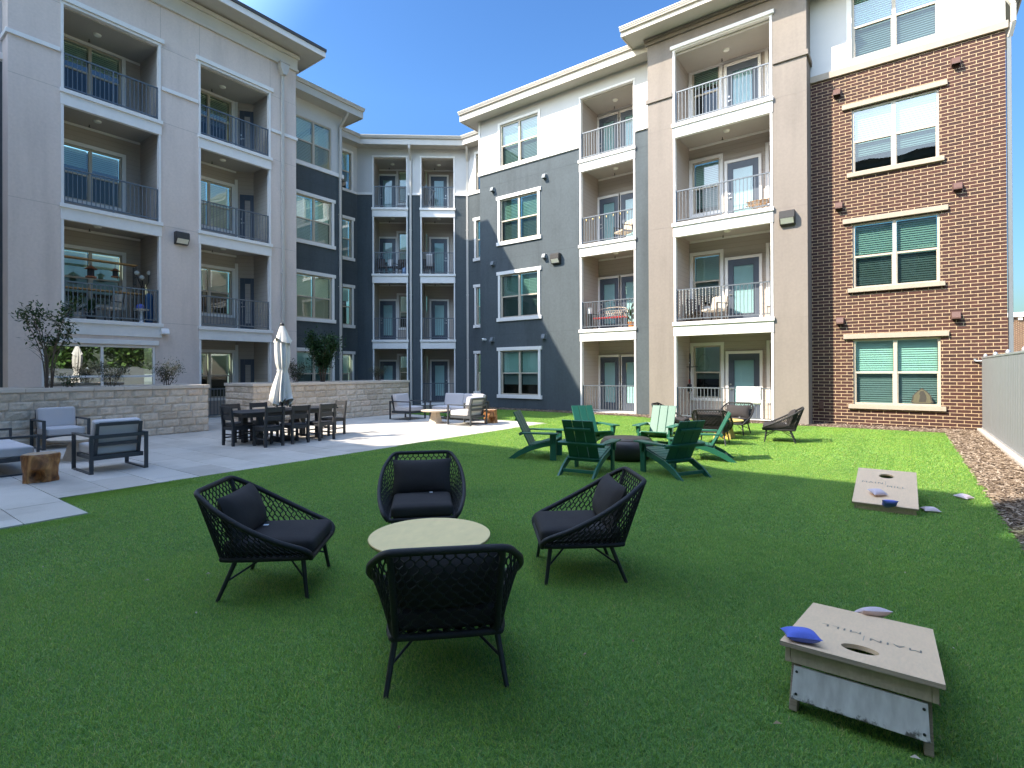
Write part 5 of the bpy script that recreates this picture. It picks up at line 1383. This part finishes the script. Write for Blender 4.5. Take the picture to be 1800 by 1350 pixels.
# right wing, slate wall balconies
simple_chair('balcony_chair', 'striped patio chair on the third floor balcony of the slate wall', (-8.45, 18.62, ZF[2]), face(-.6, -1), 'blackmetal', 'stripe', .62, .95)
o = thing('string_lights', 'string of amber bulbs along the third floor railing of the slate wall', 'string lights', (-8.83, 18.02, ZF[2]+1.02))
m = MB()
for k in range(7): m.tube(smooth([(-1.0+k*.28, 0, 0), (-.86+k*.28, -.02, -.06), (-.72+k*.28, 0, 0)], 7), .005, 4)
m.build('cord', 'blackmetal', o)
for k in range(7):
    m = MB(); x = -.86+k*.28; m.lathe([(.006, -.05), (.022, -.10), (.016, -.13), (.002, -.14)], 8, (x, -.02)); m.build('bulb', 'brassedge', o)
def bench(label, loc, rot):
    o = thing('balcony_bench', label, 'bench', loc, rot)
    m = MB()
    for k in range(4): m.box(-.68, .68, -.20+k*.11, -.11+k*.11, .44, .465)
    m.build('seat', 'red', o, .004)
    for sx in (-1, 1):
        m = MB(); m.bar((sx*.63, -.2, 0), (sx*.63, -.25, .62), .035, .035, (0, 1, 0)); m.bar((sx*.63, .2, 0), (sx*.63, .2, .62), .035, .035, (0, 1, 0)); m.bar((sx*.63, .2, .62), (sx*.63, -.25, .62), .035, .035); m.build('end_frame', 'blackmetal', o)
    m = MB(); top = smooth([(-.63, -.25, .62), (-.55, -.28, .80), (-.2, -.31, .87), (.2, -.31, .87), (.55, -.28, .80), (.63, -.25, .62)], 30); m.tube(top, .017, 6)
    m.tube([(-.63, -.23, .50), (.63, -.23, .50)], .015, 6)
    for k in range(13):
        x = -.54+.09*k; c = Vector((x, -.265, .60)); m.tube([c+Vector((.05*math.cos(t/10*6.283), 0, .05*math.sin(t/10*6.283))) for t in range(10)], .008, 5, True)
        if 0 < k < 12: c = Vector((x-.045, -.28, .705)); m.tube([c+Vector((.05*math.cos(t/10*6.283), 0, .05*math.sin(t/10*6.283))) for t in range(10)], .008, 5, True)
    m.build('scroll_back', 'beige', o); return o
bench('scroll backed metal bench with red seat on the second floor of the slate wall', (-9.0, 18.55, ZF[1]), math.pi*0+math.pi)
flowerpot('leafy plant in an orange pot at the corner of the bench balcony', (-8.0, 18.28, ZF[1]), 'terracotta', 1.0, 20, 'leaf', .26, .12)
o = thing('white_bucket', 'small white cup on a dark stand at the far corner of the bench balcony', 'bucket', (-9.72, 18.30, ZF[1])); m = MB(); m.lathe([(.10, .0), (.10, .62)], 12); m.build('stand', 'dark', o); m = MB(); m.lathe([(.08, .62), (.10, .86)], 14, capt=False); m.build('cup', 'plasticw', o)
# tan column balconies
o = thing('papasan_chair', 'round rattan papasan chair on the third floor tan balcony', 'chair', (-3.62, 18.05, ZF[2]))
for z in (.40, .52):
    m = MB(); m.tube([(.36*math.cos(k/24*6.283), .36*math.sin(k/24*6.283), z+.10*math.sin(k/24*6.283)) for k in range(24)], .018, 6, True); m.build('rim', 'rattan', o)
m = MB(); m.lathe([(.02, .30), (.20, .33), (.33, .46)], 24, capb=False, capt=False); m.build('cushion', 'beige', o)
for k in range(6):
    m = MB(); a = k*1.047; m.tube([(.24*math.cos(a), .24*math.sin(a), 0), (.14*math.cos(a+.5), .14*math.sin(a+.5), .2), (.3*math.cos(a+1), .3*math.sin(a+1), .42)], .012, 5); m.build('leg', 'rattan', o)
simple_chair('balcony_armchair', 'dark woven armchair with cream cushions on the second floor tan balcony', (-5.0, 18.05, ZF[1]), face(-.5, -1), 'brownwood', 'beige', .7, .78)
simple_chair('balcony_armchair', 'dark woven armchair in the shaded end of the second floor tan balcony', (-5.66, 18.15, ZF[1]), face(.4, -1), 'brownwood', 'brownwood', .6, .75)
o = thing('fairy_lights', 'curtain of tiny fairy lights over the second floor tan balcony railing', 'string lights', (-5.2, 17.235, ZF[1]+1.06))
m = MB(); pm = MB()
for k in range(15):
    x = -.76+k*.105; ln = random.uniform(.45, .9); m.tube([(x, -.01, 0), (x+random.uniform(-.02, .02), -.015, -ln*.5), (x, -.01, -ln)], .003, 4)
    for j in range(9): z = -ln*(j+.5)/9; s = .008; pm.box(x-s, x+s, -.03, -.03+2*s, z-s, z+s)
m.build('cord', 'plasticw', o); tag(pm.build('tiny_bulb', 'bulb', o), kind='stuff')
# the rug on the ground floor rail, and the bicycle
m = MB(); n = 20; vs = []
for i in range(n+1):
    for j in range(13):
        u = i/n*.70-.35; s = j/12
        if s < .25: y, z = .05, 1.06-.38*(.25-s)/.25
        elif s < .35: y, z = .05-.10*(s-.25)/.1, 1.075
        else: y, z = -.05-.004*mnoise.noise((u*8, s*8, 1)), 1.06-.50*(s-.35)/.65
        y += .012*mnoise.noise((u*14, s*14, 3)); z += .008*mnoise.noise((u*12, s*9, 7))
        vs.append((u, y, z))
m.add(vs, [(i*13+j, (i+1)*13+j, (i+1)*13+j+1, i*13+j+1) for i in range(n) for j in range(12)], True)
o = m.build('shaggy_rug', 'towel'); o.location = (-3.76, 17.26, 0); sm = o.modifiers.new('s', 'SOLIDIFY'); sm.thickness = .02
tag(o, 'pale grey shaggy rug hung over the ground floor balcony rail', 'rug')
bk = thing('bicycle', 'black bicycle with red details hung upright at the end of the ground floor balcony', 'bicycle', (-5.78, 18.0, .55), math.pi/2+.35)
def wheel(cx, cz, r):
    m = MB(); m.tube([(cx+r*math.cos(k/28*6.283), 0, cz+r*math.sin(k/28*6.283)) for k in range(28)], .018, 6, True)
    w = m.build('wheel', 'blackmetal', bk)
    s = MB()
    for k in range(14): a = k/14*6.283; s.tube([(cx, 0, cz), (cx+r*math.cos(a), 0, cz+r*math.sin(a))], .0025, 4)
    s.tube([(cx, -.04, cz), (cx, .04, cz)], .02, 8); s.build('spokes', 'nickel', w)
wheel(0, 1.30, .31); wheel(0, .28, .31)
m = MB()
for a, b in (((0, 0, .28), (-.05, 0, .70)), ((-.05, 0, .70), (.30, 0, .52)), ((.30, 0, .52), (.32, 0, 1.12)), ((.32, 0, 1.12), (-.05, 0, .70)), ((.30, 0, .52), (0, 0, .28)), ((.32, 0, 1.12), (0, 0, 1.30))): m.tube([a, b], .019, 7)
m.build('frame', 'blackmetal', bk)
m = MB(); m.tube([(.33, -.26, 1.18), (.40, -.1, 1.16), (.40, .1, 1.16), (.33, .26, 1.18)], .014, 7); m.build('handlebar', 'blackmetal', bk)
m = MB(); m.rbox(.42, 0, .44, .08, .15, .26, .035, 6); m.build('saddle', 'dark', bk)
m = MB(); m.rbox(.24, 0, .66, .05, .07, .16, .02, 5); m.build('red_bottle', 'red', bk)
# corner stack balconies
cq = lambda u, w, z: CN.p(u, w, z)
ca_ = math.atan2(CN.d[1], CN.d[0])
simple_chair('balcony_chair', 'dark brown chair at the left of the third floor corner balcony', cq(.42, -.45, ZF[2]), ca_+math.pi+.3, 'brownwood', 'brownwood', .5, .72)
simple_chair('balcony_chair', 'dark brown chair at the right of the third floor corner balcony', cq(1.30, -.55, ZF[2]), ca_+math.pi-.3, 'brownwood', 'brownwood', .5, .72)
o = thing('side_table', 'dark square side table under the white bucket on the corner balcony', 'side table', cq(.86, -.40, ZF[2]), ca_)
m = MB(); m.box(-.20, .20, -.18, .18, .38, .42); m.build('top', 'brownwood', o, .005)
for sx in (-1, 1):
    for sy in (-1, 1): m = MB(); m.box(sx*.17-.02, sx*.17+.02, sy*.15-.02, sy*.15+.02, 0, .38); m.build('leg', 'brownwood', o)
m = MB(); m.lathe([(.10, 0), (.13, .36)], 18, capt=False); o = m.build('white_bucket', 'plasticw'); o.location = cq(.86, -.40, ZF[2]+.421); tag(o, 'tall white bucket on the side table of the corner balcony', 'bucket')
m = MB(); m.lathe([(.12, 0), (.13, .02), (.13, .26), (.05, .34), (.04, .38)], 18); o = m.build('water_jug', 'jug'); o.location = cq(1.58, -.24, ZF[2]); tag(o, 'clear blue water jug in the corner balcony by the rail', 'water jug')
o = simple_chair('balcony_chair', 'dark chair draped with a grey cover on the right corner balcony', cq(2.72, -.5, ZF[2]), ca_+math.pi+.4, 'brownwood', 'brownwood', .55, .9)
m = MB(); m.rbox(0, 0, .0, .34, .10, .62, .05, 7); o2 = m.build('grey_cover', 'lgrey', None); o2.location = cq(2.80, -.42, ZF[2]+.78); o2.rotation_euler = (.25, 0, ca_); tag(o2, 'pale grey cover thrown over the dark chair on the right corner balcony', 'cover')
o = thing('leaning_board', 'slanting grey board propped on the top floor right corner balcony', 'board', cq(2.62, -.7, ZF[3]), ca_)
m = MB(); m.bar((-.05, 0, 0), (.40, .1, 1.15), .05, .10, (0, 1, 0)); m.build('board', 'fence', o); m = MB(); m.bar((-.08, -.05, 1.32), (.46, 0, 1.05), .20, .03, (0, -.5, 1)); m.build('top_plate', 'fence', o)
# arrowhead plaque in the brick wall's ground floor window
o = thing('window_plaque', 'khaki arrowhead shaped plaque with a dark figure in the brick wall window', 'plaque', (.42, 18.035, .665))
pq = [(-.19, 0), (.19, 0), (.25, .04), (.215, .10), (.20, .22), (.11, .335), (0, .43), (-.11, .335), (-.20, .22), (-.215, .10), (-.25, .04)]
m = MB(); m.prism([(x, z) for x, z in pq], 1, -.002, .006); m.build('rim', 'plaque', o)
m = MB(); m.prism([(x*.86, .02+z*.88) for x, z in pq], 1, -.006, -.0022); m.build('face', 'plaqueg', o)
m = MB(); m.prism([(-.07, .05), (.08, .05), (.10, .16), (.07, .28), (.03, .35), (-.03, .34), (-.06, .27), (-.035, .22), (-.05, .15)], 1, -.009, -.0062); m.build('figure', 'plaque', o)

# ---------------------------------------------------------------- mulch chips, litter and turf blades
def chips():
    m = MB(); rg = random.Random(5)
    def chip(x, y, z):
        l, w = rg.uniform(.03, .11), rg.uniform(.008, .024); a = rg.uniform(0, 6.28); c, s = math.cos(a), math.sin(a); ti = rg.uniform(-.3, .3); h = rg.uniform(.004, .010)
        P = []
        for zz in (0, h):
            for u, v in ((-l, -w), (l, -w*.5), (l*.9, w), (-l*.9, w*.7)): P.append((x+(u*c-v*s)/2*1.0, y+(u*s+v*c)/2, z+zz+u*ti*.5))
        m.add(P, [(4, 5, 6, 7), (0, 1, 5, 4), (1, 2, 6, 5), (2, 3, 7, 6), (3, 0, 4, 7)])
    for _ in range(15000):
        y = 4.0+14*rg.random()**1.25; x = rg.uniform(.86, 1.54); chip(x, min(y, 17.9), rg.uniform(.0, .035))
    for _ in range(7000):
        x = rg.uniform(-15.0, 1.5); chip(x, rg.uniform(17.02 if x > -2.2 else 17.25 if x < -7 else 16.95, 17.95 if (x < -6.9 or x > -2.16) else 17.2), rg.uniform(0, .04))
    return m.build('mulch_chips', 'mulch')
tag(chips(), kind='stuff')
def litter():
    m = MB(); rg = random.Random(11)
    for _ in range(130):
        y = 1.2+15*rg.random()**1.5; x = rg.uniform(-7.3, .85) if y < 9 else rg.uniform(-8.5, .85)
        l = rg.uniform(.005, .020); w = l*rg.uniform(.15, .6); a = rg.uniform(0, 6.28); c, s = math.cos(a), math.sin(a)
        P = [(x+u*c-v*s, y+u*s+v*c, .036+.008*t) for u, v, t in ((-l, 0, 0), (0, -w, 1), (l, 0, 0), (0, w, 1))]
        m.add(P, [(0, 1, 2, 3)])
    return m.build('dry_leaf_litter', 'litter')
tag(litter(), kind='stuff')
def turf():
    rg = random.Random(3); T = .5
    def tile(nb, wid, name):
        m = MB()
        for _ in range(nb):
            x, y = rg.uniform(-T/2, T/2), rg.uniform(-T/2, T/2); a = rg.uniform(0, 6.28); h = rg.uniform(.010, .024); ln = rg.uniform(.006, .030)
            d = Vector((math.cos(a), math.sin(a), 0)); r = Vector((-d.y, d.x, 0))*wid*rg.uniform(.7, 1.2)/2
            p = Vector((x, y, -.002)); q = p+d*ln*.35+Vector((0, 0, h*.6)); t = p+d*ln+Vector((0, 0, h))
            m.add([p-r, p+r, q+r*.8, q-r*.8, t], [(0, 1, 2, 3), (3, 2, 4)])
        me = bpy.data.meshes.new(name); me.from_pydata(m.v, [], m.f); me.materials.append(M['blade'])
        return bpy.data.objects.new(name, me)
    def inside(x, y):
        k = False; n = len(TURF)
        for i in range(n):
            (x1, y1), (x2, y2) = TURF[i], TURF[(i+1) % n]
            if (y1 > y) != (y2 > y) and x < (x2-x1)*(y-y1)/(y2-y1)+x1: k = not k
        return k
    sets = {'near': [], 'mid': [], 'far': [], 'edge': []}
    def add(x, y, s, key): sets[key].append((x, y, rg.randint(0, 3)*math.pi/2, s))
    def rec(x, y, s):                     # square of side s centred x, y; quarter it at the boundary
        h = s/2*.98; ins = [inside(x+a*h, y+b*h) for a in (-1, 0, 1) for b in (-1, 0, 1)]
        if all(ins):
            d = math.hypot(x, y)
            add(x, y, s/T, 'near' if d < 5.5 else 'mid' if d < 10 else 'far')
        elif any(ins) and s > .07:
            for a in (-.25, .25):
                for b in (-.25, .25): rec(x+a*s, y+b*s, s/2)
    gx = -15.15
    while gx < 1.5:
        gy = -.98
        while gy < 18:
            d = -.593*gx + .805*gy; l = .805*gx + .593*gy
            if d > .4 and abs(l) < d*1.15+1.2: rec(gx+T/2, gy+T/2, T)
            gy += T
        gx += T
    for key, nb, wid in (('near', 8000, .0027), ('mid', 3600, .0044), ('far', 1800, .0080)):
        pts = sets[key]
        if not pts: continue
        src = tile(nb, wid, 'turf_tile')
        me = bpy.data.meshes.new('turf_points'); me.from_pydata([(p[0], p[1], 0) for p in pts], [], [])
        at = me.attributes.new('rot', 'FLOAT_VECTOR', 'POINT'); sa = me.attributes.new('scl', 'FLOAT_VECTOR', 'POINT')
        for i, p in enumerate(pts): at.data[i].vector = (0, 0, p[2]); sa.data[i].vector = (p[3], p[3], 1)
        o = bpy.data.objects.new('artificial_turf', me); COL.objects.link(o); tag(o, kind='stuff')
        ng = bpy.data.node_groups.new('turf_scatter', 'GeometryNodeTree')
        ng.interface.new_socket('Geometry', in_out='INPUT', socket_type='NodeSocketGeometry'); ng.interface.new_socket('Geometry', in_out='OUTPUT', socket_type='NodeSocketGeometry')
        gi = ng.nodes.new('NodeGroupInput'); go = ng.nodes.new('NodeGroupOutput'); ip = ng.nodes.new('GeometryNodeInstanceOnPoints'); oi = ng.nodes.new('GeometryNodeObjectInfo')
        oi.inputs['Object'].default_value = src
        for nm, sock in (('rot', 'Rotation'), ('scl', 'Scale')):
            na = ng.nodes.new('GeometryNodeInputNamedAttribute'); na.data_type = 'FLOAT_VECTOR'; na.inputs['Name'].default_value = nm
            ng.links.new(na.outputs['Attribute'], ip.inputs[sock])
        ng.links.new(gi.outputs[0], ip.inputs['Points']); ng.links.new(oi.outputs['Geometry'], ip.inputs['Instance']); ng.links.new(ip.outputs[0], go.inputs[0])
        md = o.modifiers.new('scatter', 'NODES'); md.node_group = ng
turf()
